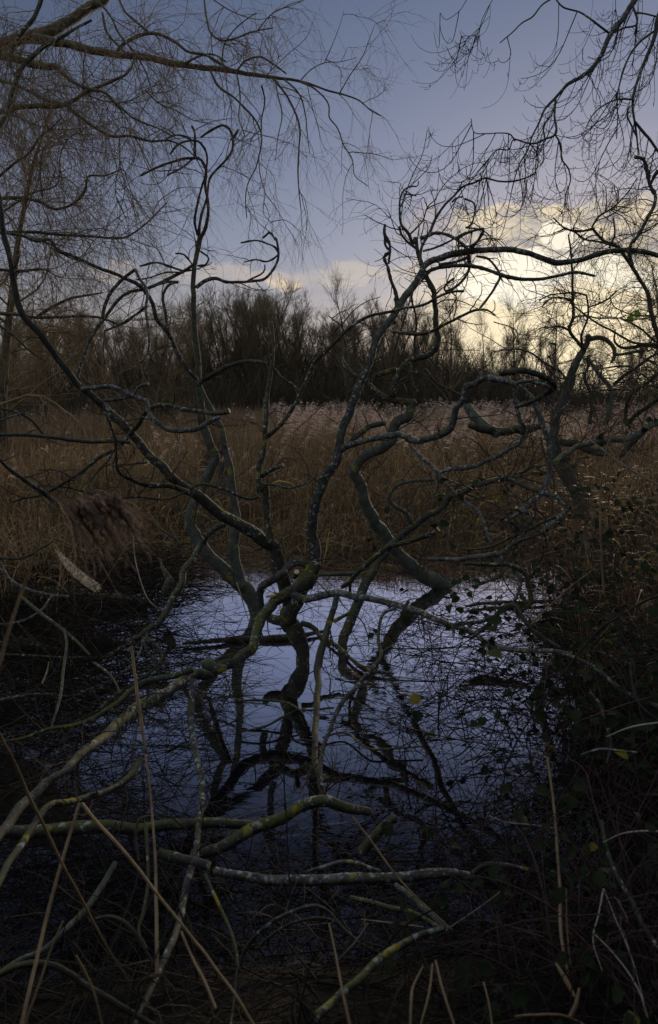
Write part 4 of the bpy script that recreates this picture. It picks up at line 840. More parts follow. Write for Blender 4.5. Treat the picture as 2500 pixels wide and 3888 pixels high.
# ------------------------------------------------------------------ tree overhanging the top right
HB = np.array((5.6, 7.6, .2)); hb = tuple(HB)
root = thing('ash_tree', 'overhanging tree at the top right with hanging twigs that hook upward at their tips', 'tree', hb)
def H_(name, path, w, dep, mat=M_DARK, **kw): kw.setdefault('key', 'tr'); return add_limb(root, hb, name, path, w, dep=dep, mat=mat, **kw)
bb = Buf(); tp = np.array([[-.3, 5.6, 7.6], [1.5, 5.5, 7.6], [3.5, 5.2, 7.4], [5.5, 4.6, 7.2], [7.2, 3.6, 7.0], [7.6, 3.1, 6.9]]); tpp, _ = crom(tp, 26)
limb(bb, tpp[:, [1, 2, 0]], np.linspace(.24, .06, 26), np.random.RandomState(3), 14); bb.build('trunk', [M_DARK, M_CUT], root, hb)
H_('branch', '2 1500,-200 1430,0 1380,80 1320,160 1280,240 1240,310 1180,360 1110,400 1060,460 1010,510 980,580 950,640 930,700 890,770 870,830 855,890', [28, 26, 24, 24, 20, 18, 13, 9, 7, 6, 5], [6.7, 6.6, 6.5], label='long dark branch hanging diagonally from the top right')
H_('branch', '2 1060,460 1055,540 1058,630 1010,650 960,670 930,670 860,655 840,700 790,700 750,740 720,790', [9, 9, 7, 5, 4], [6.5, 6.4])
H_('branch', '2 870,660 850,630 800,622 740,625 680,620 665,555', [6, 4, 3], [6.5, 6.4])
H_('branch', '2 935,670 970,710 968,800 940,825', [5, 4], [6.5, 6.5])
H_('branch', '2 1058,630 1085,680 1090,750 1120,790 1130,840 1110,900 1100,975', [7, 6, 4], [6.5, 6.4])
H_('branch', '2 1010,650 1005,590 1040,540 1060,490', [7, 5], [6.5, 6.5])
H_('branch', '2 960,815 880,845 800,850 720,835 690,850 620,878 605,895', [6, 7, 9], [6.5, 6.6])
H_('branch', '2 1580,0 1540,80 1530,150 1500,230 1460,330 1430,420 1420,500 1430,570 1440,640 1447,725', [18, 16, 14, 12, 9, 6], [6.3, 6.2])
H_('branch', '2 1530,140 1460,190 1400,270 1370,350 1350,440 1350,560 1345,650', [9, 9, 7, 5, 4], [6.3, 6.2])
H_('branch', '2 1425,465 1350,465 1290,490 1240,530 1200,600', [8, 6, 4], [6.2, 6.2])
H_('branch', '2 1430,570 1480,630 1560,735', [12, 11, 10], [6.2, 6.2])
H_('branch', '2 1420,20 1435,120 1380,130 1340,150', [8, 7], [6.6, 6.6])
H_('branch', '2 1310,155 1250,110 1180,60 1090,30 1050,-20', [9, 7, 5], [6.6, 6.5])
H_('branch', '2 1050,-10 1000,20 950,80 900,110 860,150 800,200', [7, 6, 4], [6.5, 6.4])
H_('branch', '2 1440,60 1500,70 1560,85', [7, 7], [6.4, 6.3])
H_('branch', '2 1405,500 1395,520 1420,600 1440,640', [8, 6], [6.2, 6.2])
H_('branch', '2 750,740 730,790 650,830 640,770', [4, 3], [6.5, 6.5])
H_('branch', '2 650,-10 600,60 540,90 520,60', [3, 2], [6.5, 6.5]); H_('branch', '2 770,-10 720,80 690,160 620,170', [3, 2], [6.5, 6.5])
b_ = hook_cloud('tr', 110, 240, 320, .70, .50, .22, .0031, np.random.RandomState(14))
tag(b_.build('twigs', M_TWIGD, root, hb), kind='stuff')

# ------------------------------------------------------------------ logs and fallen wood
loose('fallen_log', 'thick dark log lying in the mud at the left edge of the water', 'log', '5 -160,440 100,440 300,455 500,470 680,480', [100, 96, 90, 80, 50], mat=M_DARK, zz=[.12, .06], rough=.08)
loose('fallen_log', 'weathered grooved log half sunk at the left edge below the dark log', 'log', 'F -60,640 150,600 300,610 500,650 640,690', [46, 56, 56, 44, 20], mat=M_DARK, zz=[.1, .04], rough=.10)
def plank(name, label, cat, path, w, dep, seed, mats):
    """a torn flat slab: ragged lengthwise fibres, splintered ends, real thickness"""
    P, D, u = trace(path, dep, None, 5); N = len(P); r = np.random.RandomState(seed); wd = np.interp(u, np.linspace(0, 1, len(w)), w) / FPX * D
    T = np.gradient(P, axis=0); T /= np.linalg.norm(T, axis=1, keepdims=True); V = np.cross(T, (.1, -.92, .38)); V /= np.linalg.norm(V, axis=1, keepdims=True); Nn = np.cross(T, V)
    K = 9; f = np.linspace(-.5, .5, K); jag0 = r.rand(K) * .10; jag1 = r.rand(K) * .06; rows = []
    for side in (1, -1):
        for k in range(K):
            off = np.outer(wd * f[k], [1, 1, 1]) * V + Nn * (side * (.012 + .006 * r.randn(N) * .3 + .004 * np.sin(f[k] * 19 + side)))[:, None] * (1 - 1.6 * f[k] ** 2)
            q_ = P + off; q_[:2] -= T[:2] * jag0[k]; q_[-2:] += T[-2:] * jag1[k]; rows.append(q_)
    A = np.array(rows[:K] + rows[K:][::-1]); m_ = len(A); idx = np.arange(m_ * N).reshape(m_, N); nx = np.roll(idx, -1, 0)
    F = np.stack([idx[:, :-1], idx[:, 1:], nx[:, 1:], nx[:, :-1]], -1).reshape(-1, 4); bb = Buf(); bb.add(A.reshape(-1, 3), F)
    base = tuple(P[-1]); return tag(bb.build(name, mats, None, base, False), label, cat)
plank('split_wood', 'pale torn slab of split wood lying against the left log', 'wood', '5 284,258 310,290 340,320 400,372 458,412', [16, 30, 34, 36, 34], [7.0, 6.8], 3, M_SPLIT)
loose('broken_stump', 'short mossy stump with a pale snapped tip left of the slim tree', 'stump', '5 748,272 760,310 795,375 775,440', [8, 22, 42, 46], mat=M_MOSS, dep=[7.4, 7.3])
loose('wood_splinter', 'pale splinter of wood standing upright in the dark tangle at left', 'wood', 'F 400,970 430,900 450,830 456,770', [9, 8, 3], mat=M_SPLIT, dep=[4.2, 4.2])
loose('wood_chip', 'small upright chip of broken wood on the water at left', 'wood', 'F 920,600 900,560 885,490', [12, 14, 3], mat=M_SPLIT, zz=[.02, .16])
loose('fallen_log', 'long mossy log lying across the lower left of the near bank', 'log', '7 -160,330 100,330 300,322 500,315 640,320 760,305 900,295 1080,292 1180,300', [54, 58, 58, 52, 46, 38], mat=M_MOSS, dep=[3.1, 3.2], rough=.08, step=9)
loose('fallen_log', 'mossy log curving up from the bank towards the dark water in the lower middle', 'log', '7 900,440 1000,415 1080,380 1180,320 1300,280 1450,200 1540,190 8 60,215 190,240', [50, 54, 56, 58, 54, 48, 34], mat=M_MOSS, dep=[3.0, 3.2], rough=.08, step=9)
loose('fallen_log', 'short lichened log end left of the long pale log', 'log', '7 745,430 850,455 980,492', [46, 44, 40], mat=M_GREY, dep=[2.85, 2.8], end='cut')
loose('fallen_log', 'long straight pale-spotted log lying level in the lower middle', 'log', '7 1005,515 1100,535 1300,555 1540,558 8 100,550 250,545 400,530 550,525 675,545', [38, 44, 48, 48, 48, 46, 40], mat=M_WHITE, dep=[2.75, 2.75], end='cut', step=9)
loose('fallen_branch', 'smooth grey branch end beside the right end of the level log', 'branch', '8 668,530 720,492 820,490 930,512', [24, 22, 18], mat=M_GREY, dep=[2.7, 2.7])
loose('fallen_branch', 'thin pale branch arched on top of the level log', 'branch', '7 1440,520 1540,487 8 40,475 130,480 200,505 240,518', [14, 18, 16], mat=M_WHITE, dep=[2.65, 2.65])
for pth, w_, d_, mt, lab in [
    ('8 310,580 380,630 430,680 500,740 560,790', [22, 26, 24], [2.65, 2.4], M_WHITE, 'lichened branch running down right below the level log'),
    ('8 100,640 180,660 280,690 380,710 520,785', [20, 22, 18], [2.5, 2.35], M_MOSS, 'mossy broken branch just below the level log'),
    ('8 -60,1200 0,1150 60,1090 150,1020 240,930 330,870 420,820 540,780', [40, 38, 38, 36, 32, 26], [1.75, 2.0, 2.3], M_MOSS, 'bright mossy branch curving up from the bottom edge in the middle'),
    ('7 -30,1020 60,970 150,950 240,955 320,990 400,1050 500,1110 600,1170 720,1240', [28, 30, 30, 28, 24], [1.8, 1.75], M_DARK, 'dark bare branch arching over the bottom left corner'),
    ('7 -20,1010 100,930 200,890 300,800 400,700 470,600 540,480', [26, 28, 30, 30, 26], [2.1, 2.3, 2.6], M_BLUE, 'lichen-spotted branch slanting up from the left edge near the bottom'),
    ('7 450,740 520,730 580,750 640,820 700,920 720,960', [14, 16, 12], [2.1, 2.0], M_DARK, 'short dark hooked branch near the bottom left'),
    ('7 960,530 1000,620 1050,730 1090,830 1110,960 1100,1060 1080,1240', [12, 14, 14, 10], [2.4, 1.9], M_DARK, 'thin dark branch dropping from the end of the short log'),
    ('7 1120,980 1150,880 1230,790 1320,730 1420,690 1480,680 1540,710 8 60,780 140,850', [14, 16, 14, 12], [2.2, 2.2], M_GREY, 'grey branch bowed like a hoop in the bottom middle'),
    ('7 1200,880 1280,810 1400,750 1560,752 8 60,790', [12, 12, 9], [2.25, 2.2], M_DARK, 'smaller hoop of dark branch inside the grey hoop'),
    ('7 680,290 690,400 690,600 670,720 650,800 690,880', [14, 14, 16, 12], [2.6, 2.2], M_MOSS, 'yellow-mossed twig hanging straight down left of centre'),
    ('7 705,258 660,270 635,350 650,470', [10, 12, 9], [2.7, 2.6], M_MOSS, 'short mossed twig beside the yellow-mossed hanging twig'),
    ('8 1275,280 1300,420 1350,540 1420,660 1470,770 1560,900', [18, 22, 26, 26], [2.7, 2.2], M_GREY, 'grey branch sloping down to the right edge under the brambles'),
    ('8 150,430 200,370 250,320 310,270', [46, 50, 40], [3.0, 3.0], M_MOSS, 'mossy half-rotten stump in the lower middle at the water edge'),
    ('6 1600,430 1480,470 1380,530 1270,600 1180,700 1080,830 990,950 900,1090 820,1250', [9, 10, 9, 8], [4.0, 3.6], M_TWIGD, 'straight purplish stem slanting through the brambles'),
    ('6 1220,900 1270,960 1300,1050 1320,1140 1300,1230', [14, 14, 10], [3.2, 3.1], M_GREY, 'curved grey branch inside the brambles near the right'),
    ('6 1180,1190 1260,1165 1340,1170 1440,1180', [10, 12, 9], [3.0, 3.0], M_WHITE, 'pale knobbly branch lying level at the foot of the brambles'),
    ('6 1410,760 1420,850 1450,950 1540,1030', [12, 10], [3.3, 3.2], M_GREY, 'thin stem dropping behind the low pale branch at right'),
    ('5 0,290 20,330 60,380 140,420 220,440 320,450', [12, 14, 14, 10], [6.0, 6.2], M_WHITE, 'smooth pale violet branch curving in from the left edge'),
    ('5 245,445 200,510 120,560 -20,585', [12, 12, 14], [5.9, 5.6], M_WHITE, 'pale branch forking down left below the violet branch'),
    ('5 100,450 170,510 260,580 340,640 420,725', [12, 16, 15, 9], [5.8, 5.2], M_MOSS, 'yellow-lichened branch slanting down right over the left logs'),
    ('5 300,600 312,680 300,760 290,860 270,970 240,1060', [10, 12, 12, 9], [5.0, 4.2], M_BLUE, 'upright lichened stick standing in the left tangle'),
    ('5 0,270 100,270 200,220 250,190', [11, 12, 8], [6.6, 6.6], M_DARK, 'dark branch just above the torn slab at the left edge'),
    ('5 440,760 500,800 540,850 560,900', [10, 10, 7], [4.8, 4.5], M_MOSS, 'short mossed twig over the water in the left tangle'),
    ('5 720,100 760,140 820,180 860,230', [8, 10, 8], [9.2, 9.0], M_DARK, 'dark crooked stick at the foot of the reeds, left side')]:
    loose('fallen_branch', lab, 'branch', pth, w_, mat=mt, dep=d_, step=9)
loose('floating_log', 'dark waterlogged log lying on the pond behind the trunk', 'log', '5 855,670 1000,658 1130,645 1350,640 1520,612', [14, 24, 26, 26, 18], mat=M_DARK, zz=[.03, .03], rough=.12)
loose('floating_log', 'dark sunken bough on the water right of the trunk', 'log', '6 -10,650 60,705 160,785 300,810', [10, 14, 20, 10], mat=M_DARK, zz=[.03, .03], rough=.12)
loose('floating_log', 'dark floating bough at the far side of the water on the right', 'log', '6 640,495 760,480 900,480 1060,470', [10, 16, 16, 8], mat=M_DARK, zz=[.03, .03], rough=.12)
loose('floating_branch', 'thin mossy branch lying across the water in front of the trunk', 'branch', '5 930,900 1040,910 1130,935 1250,935 1350,950 1400,975 1560,970', [6, 10, 12, 10], mat=M_MOSS, zz=[.10, .14], rough=.12)
loose('floating_branch', 'dark knobbly twig joining the thin mossy branch on the water', 'branch', '5 1130,1080 1230,1060 1330,1010 1400,975', [8, 9, 7], mat=M_MOSS, zz=[.04, .1], knob=.3)
loose('floating_branch', 'greenish curved branch lying on the water near the right of the pool', 'branch', '6 -30,1110 60,1085 200,1165 300,1160 440,1150', [8, 10, 8], mat=M_MOSS, zz=[.03, .05])
loose('fallen_log', 'dark log lying level in the reeds behind the great loop', 'log', 'E 200,30 330,75 500,85 680,75 880,40', [28, 40, 42, 38, 30], mat=M_DARK, dep=[9.5, 9.5], rough=.1)
loose('fallen_log', 'leaning dead trunk behind the great loop, half hidden by reeds', 'log', 'C 1290,470 1350,550 1450,650 1580,740', [40, 46, 46, 40], mat=M_BLUE, dep=[9.8, 9.5])
loose('fallen_log', 'broken log resting against the foot of the leaning snag', 'log', '4 1080,960 1150,970 1220,1005 1300,1010', [34, 38, 32], mat=M_DARK, dep=[8.8, 8.6], rough=.1)

# ------------------------------------------------------------------ single dry reed stems in the foreground
for pth, w_, d_, mt, lab in [
    ('7 372,200 340,310 300,440 240,640 180,900 100,1240', [13, 15, 15, 17], [2.0, 1.6], M_STALK, 'tan reed stem, left leg of the bent pair at lower left'),
    ('7 385,200 430,260 540,380 650,510 740,630 830,740 900,830 960,900 1020,985 1100,1090 1190,1240', [14, 14, 12, 11, 12], [2.0, 1.6], M_STALK, 'long tan reed stem, right leg of the bent pair running down to the bottom'),
    ('5 -20,1060 70,1232 7 130,150 220,330 290,480 380,640 440,760 520,900 605,1032', [14, 14, 12, 10, 4], [1.7, 1.9], M_STALK, 'grey-tan reed stem crossing from the left edge down to the right'),
    ('7 848,800 900,920 950,1020 1010,1160', [10, 12], [1.9, 1.7], M_STALK, 'short reed stem forking below the lichened hanging branch'),
    ('5 615,685 640,880 665,1060 682,1165', [12, 15, 14], [3.2, 3.0], M_STALK, 'snapped brown reed stub standing before the mossy branch'),
    ('5 560,200? '.replace('5 560,200? ', '7 ') + '680,-30 700,120 712,250 728,500 733,700 735,1000', [9, 10, 14, 16], [2.4, 1.9], M_STALK, 'upright brown reed stem in the lower left centre'),
    ('7 295,752 240,880 180,1060 115,1240', [7, 9, 9], [1.7, 1.6], M_STALK, 'thin reed stem close to the bottom left corner'),
    ('7 355,912 400,990 430,1060 480,1240', [9, 9, 7], [1.75, 1.7], M_STALK, 'kinked pale reed stem near the bottom, right of the corner stems'),
    ('7 350,100 360,160 372,205', [6, 7], [2.0, 2.0], M_STALK, 'broken tip above the bend of the reed pair'),
    ('8 1020,-20 1045,150 1060,300 1070,450 1080,600 1090,850 1120,1000', [9, 12, 12, 16, 14], [2.7, 2.1], M_STALK, 'upright reed stem bearing a plume at lower right'),
    ('8 1110,600 1115,800 1130,960', [7, 8], [2.2, 2.1], M_STALK, 'second reed stem right beside the plumed one'),
    ('4 1360,835 1300,980 1280,1100 1268,1240 6 1275,250 1285,440', [4, 7, 8, 8], [3.6, 3.6], M_STALK, 'tall pale reed stem standing up before the right bramble'),
    ('4 1250,750 1280,830 1310,930 1325,1080', [5, 6, 7], [4.0, 4.0], M_STALK, 'leaning reed stem left of the tall pale one'),
    ('4 1370,850 1390,1000 1412,1115', [5, 7], [4.0, 4.0], M_STALK, 'short reed stem right of the tall pale one'),
    ('4 1208,938 1300,1010 1400,1080 1560,1170', [4, 7, 7], [4.2, 4.2], M_PALEST, 'pale straight stem slanting down to the right edge above the leaves'),
    ('8 110,262 200,380 300,520 400,630 520,740 575,792', [7, 9, 9, 8], [2.7, 2.4], M_STALK, 'tan reed stem lying across the level log, slanting down right'),
    ('8 498,935 530,1060 590,1250', [11, 13, 13], [1.8, 1.65], M_STALK, 'dry reed leaf sticking out of the bottom edge, right of centre'),
    ('8 485,950 470,1080 425,1250', [9, 10, 9], [1.8, 1.65], M_STALK, 'dry reed leaf leaning left beside the one at the bottom'),
    ('8 440,960 395,1060 378,1250', [6, 14, 11], [1.8, 1.65], M_STALK, 'brown curled reed leaf at the bottom edge, leftmost of three'),
    ('8 722,1035 745,1120 765,1250', [7, 9], [1.8, 1.7], M_STALK, 'lone thin reed at the bottom edge right of the three leaves'),
    ('8 1062,950 1100,1010 1150,1105', [12, 24, 12], [1.95, 1.85], M_STALK, 'broad dead reed leaf below the plumed stem'),
    ('8 1170,1065 1160,1130 1125,1200', [10, 20, 16], [1.8, 1.75], M_STALK, 'short thick broken stem at the bottom right'),
    ('8 0,760 30,900 60,1060 100,1250', [7, 12, 14], [1.9, 1.7], M_STALK, 'yellow-brown reed stem at the bottom centre'),
    ('8 745,258 820,285 950,300 1055,315', [4, 6, 5], [2.6, 2.6], M_PALEST, 'pale twig lying level left of the plumed reed'),
    ('8 1283,382 1360,345 1450,330 1570,335', [4, 8, 8], [2.5, 2.5], M_PALEST, 'pale twig reaching in from the right edge, the lower one'),
    ('6 1298,1105 1400,1065 1570,1035', [4, 8, 8], [2.6, 2.5], M_PALEST, 'bright pale twig reaching in from the right edge, the upper one'),
    ('6 895,302 1020,250 1145,222', [4, 7, 6], [5.0, 4.8], M_STALK, 'tan reed stem lying above the bright glint of water at right'),
    ('6 1040,492 1110,420 1200,350 1240,320', [8, 8, 5], [4.4, 4.4], M_STALK, 'tan reed stem slanting up into the bramble leaves'),
    ('6 360,1150? '.replace('6 360,1150? ', 'G ') + '355,1155 500,1010 630,890', [7, 8, 7], [4.2, 4.4], M_STALK, 'reed stem lying in line below the one slanting into the leaves'),
    ('6 473,1103 530,1120 600,1142', [4, 5], [3.6, 3.6], M_PALEST, 'short pale twig on the water at the lower right of the pool'),
    ('8 1235,805 1330,900 1400,990 1460,1100 1495,1250', [4, 6, 5], [2.0, 1.8], M_PALEST, 'thin pale stem curving down near the bottom right corner'),
    ('8 1285,598 1340,740 1400,880 1450,1040 1500,1240', [4, 5, 4], [2.1, 1.8], M_PALEST, 'thin pale stem nearest the bottom right corner'),
    ('8 1285,600 1262,720 1235,830 1280,990', [8, 6, 4], [2.15, 2.0], M_PALEST, 'grey bent stalk hanging from the same tip as the corner stem'),
    ('8 150,742 300,760 442,778', [3, 6, 4], [2.3, 2.3], M_PALEST, 'pale straw lying level below the long log'),
    ('8 568,778 650,725 740,660 802,613', [4, 5, 4], [2.4, 2.4], M_PALEST, 'pale twig slanting up right of the bright mossy branch'),
    ('8 868,1197 980,1187 1090,1192 1190,1235', [9, 12, 14], [1.75, 1.75], M_STALK, 'yellowish bent reed lying along the bottom edge at right'),
    ('8 45,930 120,850 182,762', [3, 5], [2.1, 2.1], M_PALEST, 'thin straw slanting up left of the bright mossy branch'),
    ('5 1108,385 1130,450 1150,520 1165,565', [5, 5, 3], [6.4, 6.4], M_PALEST, 'thin pale reed in front of the slim trunk foot'),
    ('5 625,80 630,250 660,380 700,470 760,520', [3, 4, 4], [6.8, 6.6], M_PALEST, 'long thin bent straw beside the left reeds')]:
    loose('dry_reed', lab, 'reed', pth, w_, mat=mt, dep=d_, rough=.04, step=14)

def plume_thing(label, x, y, tile, d, size, mat, nb, dirx, seed, stem=None):
    s_ = TILES[tile]; c0 = pt(s_[0] + x / s_[2], s_[1] + y / s_[2], d); base = tuple(c0)
    r = np.random.RandomState(seed); t = np.linspace(0, 1, 6)
    bb = Buf(); s0 = r.rand(nb) ; ax = np.array(dirx[0]) ; S = c0 + ax * (size * s0)[:, None]
    L = size * (.75 - .35 * s0) * (.5 + .7 * r.rand(nb)); D = np.array(dirx[1]) + r.randn(nb, 3) * .30
    P = S[:, None] + D[:, None] * (L[:, None] * t)[..., None]; P[..., 2] -= L[:, None] * t ** 2 * dirx[2]
    P += np.cumsum(r.randn(nb, 6, 3), 1) * .0015
    sd = np.cross(D, r.randn(nb, 3)); sd /= np.linalg.norm(sd, axis=1, keepdims=True)
    Wd = np.array([[.3, .9, 1.2, 1.3, 1.0, .2]]) * .0042 * (.6 + .8 * r.rand(nb))[:, None]
    ribbons(bb, P, Wd, sd)
    # spikelets
    n2 = nb * 7; k = r.randint(0, nb, n2); f = .25 + .75 * r.rand(n2); i_ = np.minimum((f * 5).astype(int), 4); w = (f * 5 - i_)[:, None]
    S2 = P[k, i_] * (1 - w) + P[k, i_ + 1] * w; D2 = (P[k, i_ + 1] - P[k, i_]); D2 /= np.linalg.norm(D2, axis=1, keepdims=True) + 1e-9; D2 = D2 + r.randn(n2, 3) * .5
    t2 = np.linspace(0, 1, 3); P2 = S2[:, None] + D2[:, None] * (size * .07 * (.5 + r.rand(n2)))[:, None, None] * t2[:, None]
    sd2 = np.cross(D2, r.randn(n2, 3)); sd2 /= np.linalg.norm(sd2, axis=1, keepdims=True); ribbons(bb, P2, np.array([[.4, 1, .1]]) * .0035 * np.ones((n2, 1)), sd2)
    ro = thing('reed_plume', label, 'reed', base); bb.build('seed_head', mat, ro, base, False)
    if stem: add_limb(ro, base, 'stem', stem[0], stem[1], dep=stem[2], mat=M_STALK, rough=.03)
plume_thing('drooping brown reed plume close to the lens at the left, on a yellowish slanting stem', 255, -5, '5', 1.45, .20, M_PLUMED, 85, ((.62, .1, .02), (.50, .1, -.62), .35), 4,
            ('5 330,-20 270,0 235,50 170,240 90,460 0,750 -40,900', [6, 9, 12, 13, 14], [1.45, 1.4, 1.3]))
plume_thing('small upright tan reed plume on the stem at lower right', 1022, 1215, '6', 2.72, .085, M_STALK, 34, ((0, 0, .5), (0, 0, .8), 0.0), 6)
plume_thing('brown frayed plume hanging before the bramble at right', 1190, 170, '6', 3.9, .13, M_PLUMED, 60, ((.1, 0, -.2), (.0, 0, -.6), .6), 7)

# ------------------------------------------------------------------ brambles and their leaves
def leaf_batch(bb, C0, N0, size, r, m=0):
    """serrated ovate leaflets folded on the midrib"""
    M = len(C0); n = 7; t = np.linspace(0, 1, n); half = np.sin(t ** .8 * np.pi) ** .8 * .40; half[0] = 0; half[-1] = 0
    half = half * (1 + .12 * np.cos(np.arange(n) * np.pi))
    mid = np.stack([np.zeros(n), t, -.25 * t ** 2], -1); Lf = mid + np.stack([-half, np.zeros(n), half * .35], -1); Rt = mid + np.stack([half, np.zeros(n), half * .35], -1)
    V = np.concatenate([mid, Lf, Rt]); F = []
    for i_ in range(n - 1): F += [(i_, i_ + 1, n + i_ + 1, n + i_), (i_ + 1, i_, 2 * n + i_, 2 * n + i_ + 1)]
    F = np.array(F)
    Z = N0 / np.linalg.norm(N0, axis=1, keepdims=True); Y = r.randn(M, 3); Y -= Z * (Y * Z).sum(1, keepdims=True); Y /= np.linalg.norm(Y, axis=1, keepdims=True); X = np.cross(Y, Z)
    W_ = C0[:, None] + size[:, None, None] * (V[None, :, :1] * X[:, None] + V[None, :, 1:2] * Y[:, None] + V[None, :, 2:] * Z[:, None])
    k = len(V); FF = (F[None] + (np.arange(M) * k)[:, None, None]).reshape(-1, 4); bb.add(W_.reshape(-1, 3), FF, m)
def bramble(label, boxes, ncane, nleaf, seed, hmax, leafsz=.055):
    """boxes: list of (x0,x1,y0,y1) ground areas; canes arch out of them"""
    r = np.random.RandomState(seed); k = r.randint(0, len(boxes), ncane); Bx = np.array(boxes)
    X = Bx[k, 0] + (Bx[k, 1] - Bx[k, 0]) * r.rand(ncane); Y = Bx[k, 2] + (Bx[k, 3] - Bx[k, 2]) * r.rand(ncane)
    base = (X.mean(), Y.mean(), float(ground_h(X.mean(), Y.mean()))); ro = thing('bramble_bush', label, 'bush', base)
    S = np.stack([X, Y, ground_h(X, Y)], -1); D = np.stack([r.randn(ncane) * .32 + .08, r.randn(ncane) * .45, .9 + .4 * r.rand(ncane)], -1)
    P = grow(S, D, hmax * (.9 + 1.3 * r.rand(ncane)), r, 12, .16, .12)
    P[..., 2] = np.maximum(P[..., 2], ground_h(P[..., 0], P[..., 1]) + .02)
    for i_ in range(min(ncane, 24)):
        bb = Buf(); tubes(bb, P[i_:i_ + 1], .0036 * np.linspace(1.2, .4, 13)[None], 5); bb.build('cane', M_CANE, ro, base)
    bb = Buf(); tubes(bb, P[24:], .0026 * np.ones((ncane - 24, 1)) * np.linspace(1.2, .4, 13)[None], 4)
    S, D, _, _ = shoots(P, None, ncane * 4, 1, r, .8, (0, 0, .1), .2, 1, .6); Q = grow(S, D, .28 * (.5 + r.rand(len(S))), r, 6, .10, .2)
    tubes(bb, Q, .0016 * np.ones((len(S), 1)) * np.linspace(1, .4, 7)[None], 3); tag(bb.build('cane', M_CANE, ro, base), 'many thin side canes', kind='stuff')
    # leaves on canes and side shoots
    a = r.randint(0, len(Q), nleaf); i_ = r.randint(1, 7, nleaf); Cc = Q[a, i_] + r.randn(nleaf, 3) * .02
    N0 = np.stack([r.randn(nleaf) * .5, -.35 + r.randn(nleaf) * .5, .55 + .5 * r.rand(nleaf)], -1)
    bb = Buf(); leaf_batch(bb, Cc, N0, leafsz * (.6 + .8 * r.rand(nleaf)), r); tag(bb.build('leaves', M_LEAF, ro, base, False), kind='stuff')
bramble('tall green and yellow leaved bramble at the right edge above the fallen twigs', [(1.75, 2.7, 3.7, 5.4)], 200, 2300, 31, 1.35, .055)
bramble('dark bramble tangle overhanging the right side of the pool', [(1.45, 2.4, 2.6, 4.2)], 260, 1200, 32, .68, .052)
bramble('low dark bramble on the near bank at the bottom right', [(.55, 1.7, 1.5, 2.6)], 180, 480, 33, .5, .045)
bramble('thin leafless bramble tangle at the far right bank below the snag', [(2.2, 3.9, 5.6, 8.0)], 200, 650, 34, 1.2, .055)

# ------------------------------------------------------------------ litter, straw and floating twigs (uncountable)
def litter(name, label, n, area, seed, L=(.08, .4), rad=.0016, zup=.10, mat=M_LITTER, onwater=False, flat=.25, cat='dead twigs'):
    r = np.random.RandomState(seed); out = []
    X = area[0] + (area[1] - area[0]) * r.rand(n); Y = area[2] + (area[3] - area[2]) * r.rand(n)
    h = ground_h(X, Y)
    if onwater: Z = np.full(n, .004) + r.rand(n) ** 3 * zup
    else: Z = np.maximum(h, 0) + r.rand(n) ** 1.6 * zup
    D = np.stack([r.randn(n), r.randn(n) * .8, r.randn(n) * flat], -1); Ls = L[0] + (L[1] - L[0]) * r.rand(n) ** 1.6
    P = grow(np.stack([X, Y, Z], -1), D, Ls, r, 6, 0.0, .10); P[..., 2] = np.maximum(P[..., 2], np.maximum(ground_h(P[..., 0], P[..., 1]), 0) + .003)
    bb = Buf(); tubes(bb, P, rad * (.5 + 1.2 * r.rand(n))[:, None] * np.linspace(1, .5, 7)[None], 3)
    return tag(bb.build(name, mat), label, cat, kind='stuff')
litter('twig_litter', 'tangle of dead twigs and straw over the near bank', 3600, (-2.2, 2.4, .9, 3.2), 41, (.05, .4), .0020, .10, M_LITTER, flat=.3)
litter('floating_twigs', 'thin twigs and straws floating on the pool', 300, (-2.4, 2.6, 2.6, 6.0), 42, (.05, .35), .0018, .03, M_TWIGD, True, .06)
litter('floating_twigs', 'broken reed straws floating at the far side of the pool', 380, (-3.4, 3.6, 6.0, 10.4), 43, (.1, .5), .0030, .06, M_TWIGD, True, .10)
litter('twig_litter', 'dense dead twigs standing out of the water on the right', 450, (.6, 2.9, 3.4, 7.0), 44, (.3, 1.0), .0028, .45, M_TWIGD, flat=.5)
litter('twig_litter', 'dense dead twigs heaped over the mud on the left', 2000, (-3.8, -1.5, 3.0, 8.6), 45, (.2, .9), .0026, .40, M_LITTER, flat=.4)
litter('twig_litter', 'fallen reed straw along the foot of the reed bed', 2600, (-6, 6, 8.6, 11.5), 46, (.3, 1.1), .0035, .40, M_REED, flat=.4, cat='dead reeds')

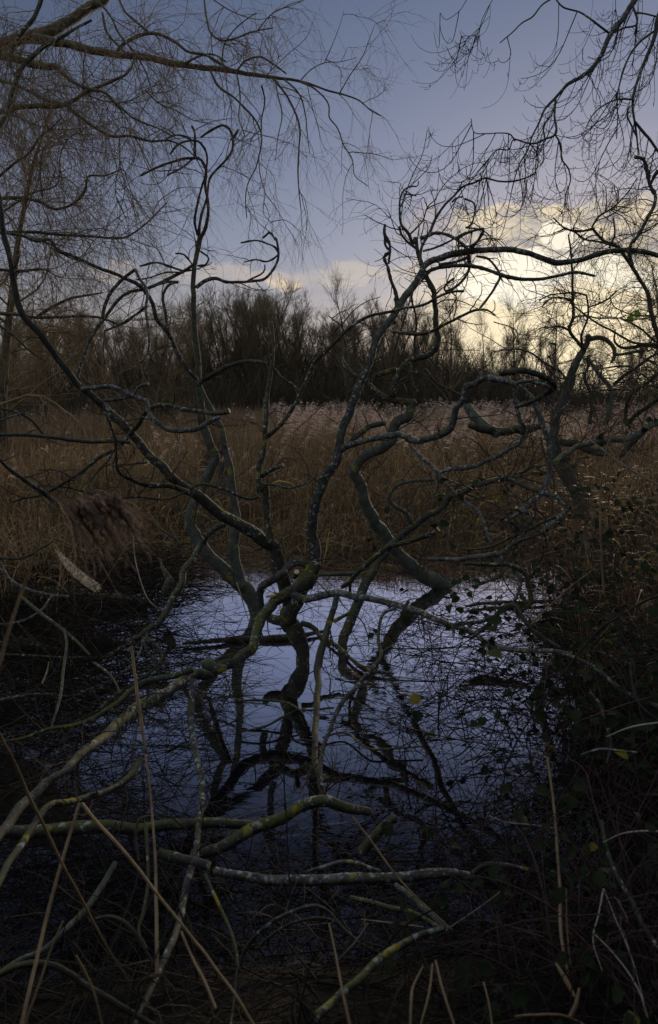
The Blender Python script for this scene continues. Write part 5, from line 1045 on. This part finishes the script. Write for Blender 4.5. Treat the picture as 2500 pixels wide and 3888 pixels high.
# ------------------------------------------------------------------ unseen evergreens, added behind and above the camera to shade the near bank
def evergreen(label, x, y, seed, n, zlo=0.6, zhi=7.5, rx=2.6, ry=1.9):
    r = np.random.RandomState(seed); h = float(ground_h(x, y)); ro = thing('added_shade_tree', label, 'tree', (x, y, h)); bb = Buf()
    tp = np.array([[h - .3, x, y], [1.5, x + .1, y - .05], [3.5, x, y], [5.5, x + .1, y + .1], [7.3, x, y]]); q_, _ = crom(tp, 24); limb(bb, q_[:, [1, 2, 0]], np.linspace(.16, .03, 24), r, 10); bb.build('trunk', [M_DARK, M_CUT], ro, (x, y, h))
    z_ = zlo + (zhi - zlo) * r.rand(n); wide = np.sin(np.clip((z_ - zlo) / (zhi - zlo), 0, 1) ** .75 * np.pi) ** .5
    a = r.rand(n) * 2 * np.pi; rad_ = wide * (r.rand(n) ** .35); X = x + rx * rad_ * np.cos(a); Y = y + ry * rad_ * np.sin(a)
    lim = .05 + (z_ - 3.0) * .35; Y = np.minimum(Y, np.where(z_ > 3.2, lim, -.5) - .3 * r.rand(n))
    bb = Buf(); leaf_batch(bb, np.stack([X, Y, z_], -1), np.stack([r.randn(n), r.randn(n), .3 + r.rand(n)], -1), .16 + .12 * r.rand(n), r); tag(bb.build('crown', M_LEAF, ro, (x, y, h), False), kind='stuff')
evergreen('dense unseen evergreen added behind the near bank to shade it, left one of three', -2.4, -1.6, 61, 9000)
evergreen('dense unseen evergreen added directly behind the near bank to shade it, middle one of three', 0.3, -1.7, 62, 11000)
evergreen('dense unseen evergreen added behind the near bank to shade it, right one of three', 3.0, -1.6, 63, 9000)

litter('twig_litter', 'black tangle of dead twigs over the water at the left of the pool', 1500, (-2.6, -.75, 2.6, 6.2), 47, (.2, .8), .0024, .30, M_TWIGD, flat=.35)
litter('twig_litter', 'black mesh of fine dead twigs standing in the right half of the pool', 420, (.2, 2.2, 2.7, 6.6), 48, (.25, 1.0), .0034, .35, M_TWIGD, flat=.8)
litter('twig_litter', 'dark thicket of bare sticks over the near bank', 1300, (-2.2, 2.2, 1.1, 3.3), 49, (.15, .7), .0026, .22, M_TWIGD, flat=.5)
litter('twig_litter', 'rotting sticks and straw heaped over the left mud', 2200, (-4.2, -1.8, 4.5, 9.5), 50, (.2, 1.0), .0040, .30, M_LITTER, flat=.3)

def reed_clump(label, n, box, h0, h1, seed, wd=.009, mat=M_REED):
    r = np.random.RandomState(seed); X = box[0] + (box[1] - box[0]) * r.rand(n); Y = box[2] + (box[3] - box[2]) * r.rand(n); Z = np.maximum(ground_h(X, Y), -.05)
    D = np.stack([r.randn(n) * .22 - .05, r.randn(n) * .2, np.ones(n)], -1); P = grow(np.stack([X, Y, Z], -1), D, h0 + (h1 - h0) * r.rand(n), r, 6, .05, .05)
    sa = r.rand(n) * np.pi; b_ = Buf(); ribbons(b_, P, wd * (.5 + r.rand(n))[:, None] * np.linspace(1, .3, 7)[None], np.stack([np.cos(sa), np.sin(sa), np.zeros(n)], -1))
    k = r.randint(0, n, n); S = P[k, r.randint(2, 6, n)]; D = np.stack([r.randn(n), r.randn(n), .5 + 0 * X], -1); Q = grow(S, D, .25 + .3 * r.rand(n), r, 5, .35, .06)
    sd = np.cross(D, (0, 0, 1)); sd /= np.linalg.norm(sd, axis=1, keepdims=True); ribbons(b_, Q, wd * 1.3 * np.array([[.6, 1, 1, .8, .5, .1]]) * np.ones((n, 1)), sd)
    o = b_.build('reed_clump', mat, smooth=False); tag(o, label, 'reeds', kind='stuff')
reed_clump('ragged brown reeds and scrub standing on the right bank behind the brambles', 1500, (2.9, 5.0, 5.4, 9.8), .9, 1.7, 91)
reed_clump('dry reeds leaning among the brambles at the right edge', 420, (1.9, 3.0, 4.2, 5.6), .7, 1.45, 92, .007)
reed_clump('low broken reeds standing round the left end of the pool', 900, (-5.2, -2.6, 6.6, 10.2), .4, 1.1, 93)
reed_clump('sparse dead grass stems on the dark near bank', 300, (-1.9, 2.0, 1.2, 2.9), .10, .38, 94, .003, M_LITTER)
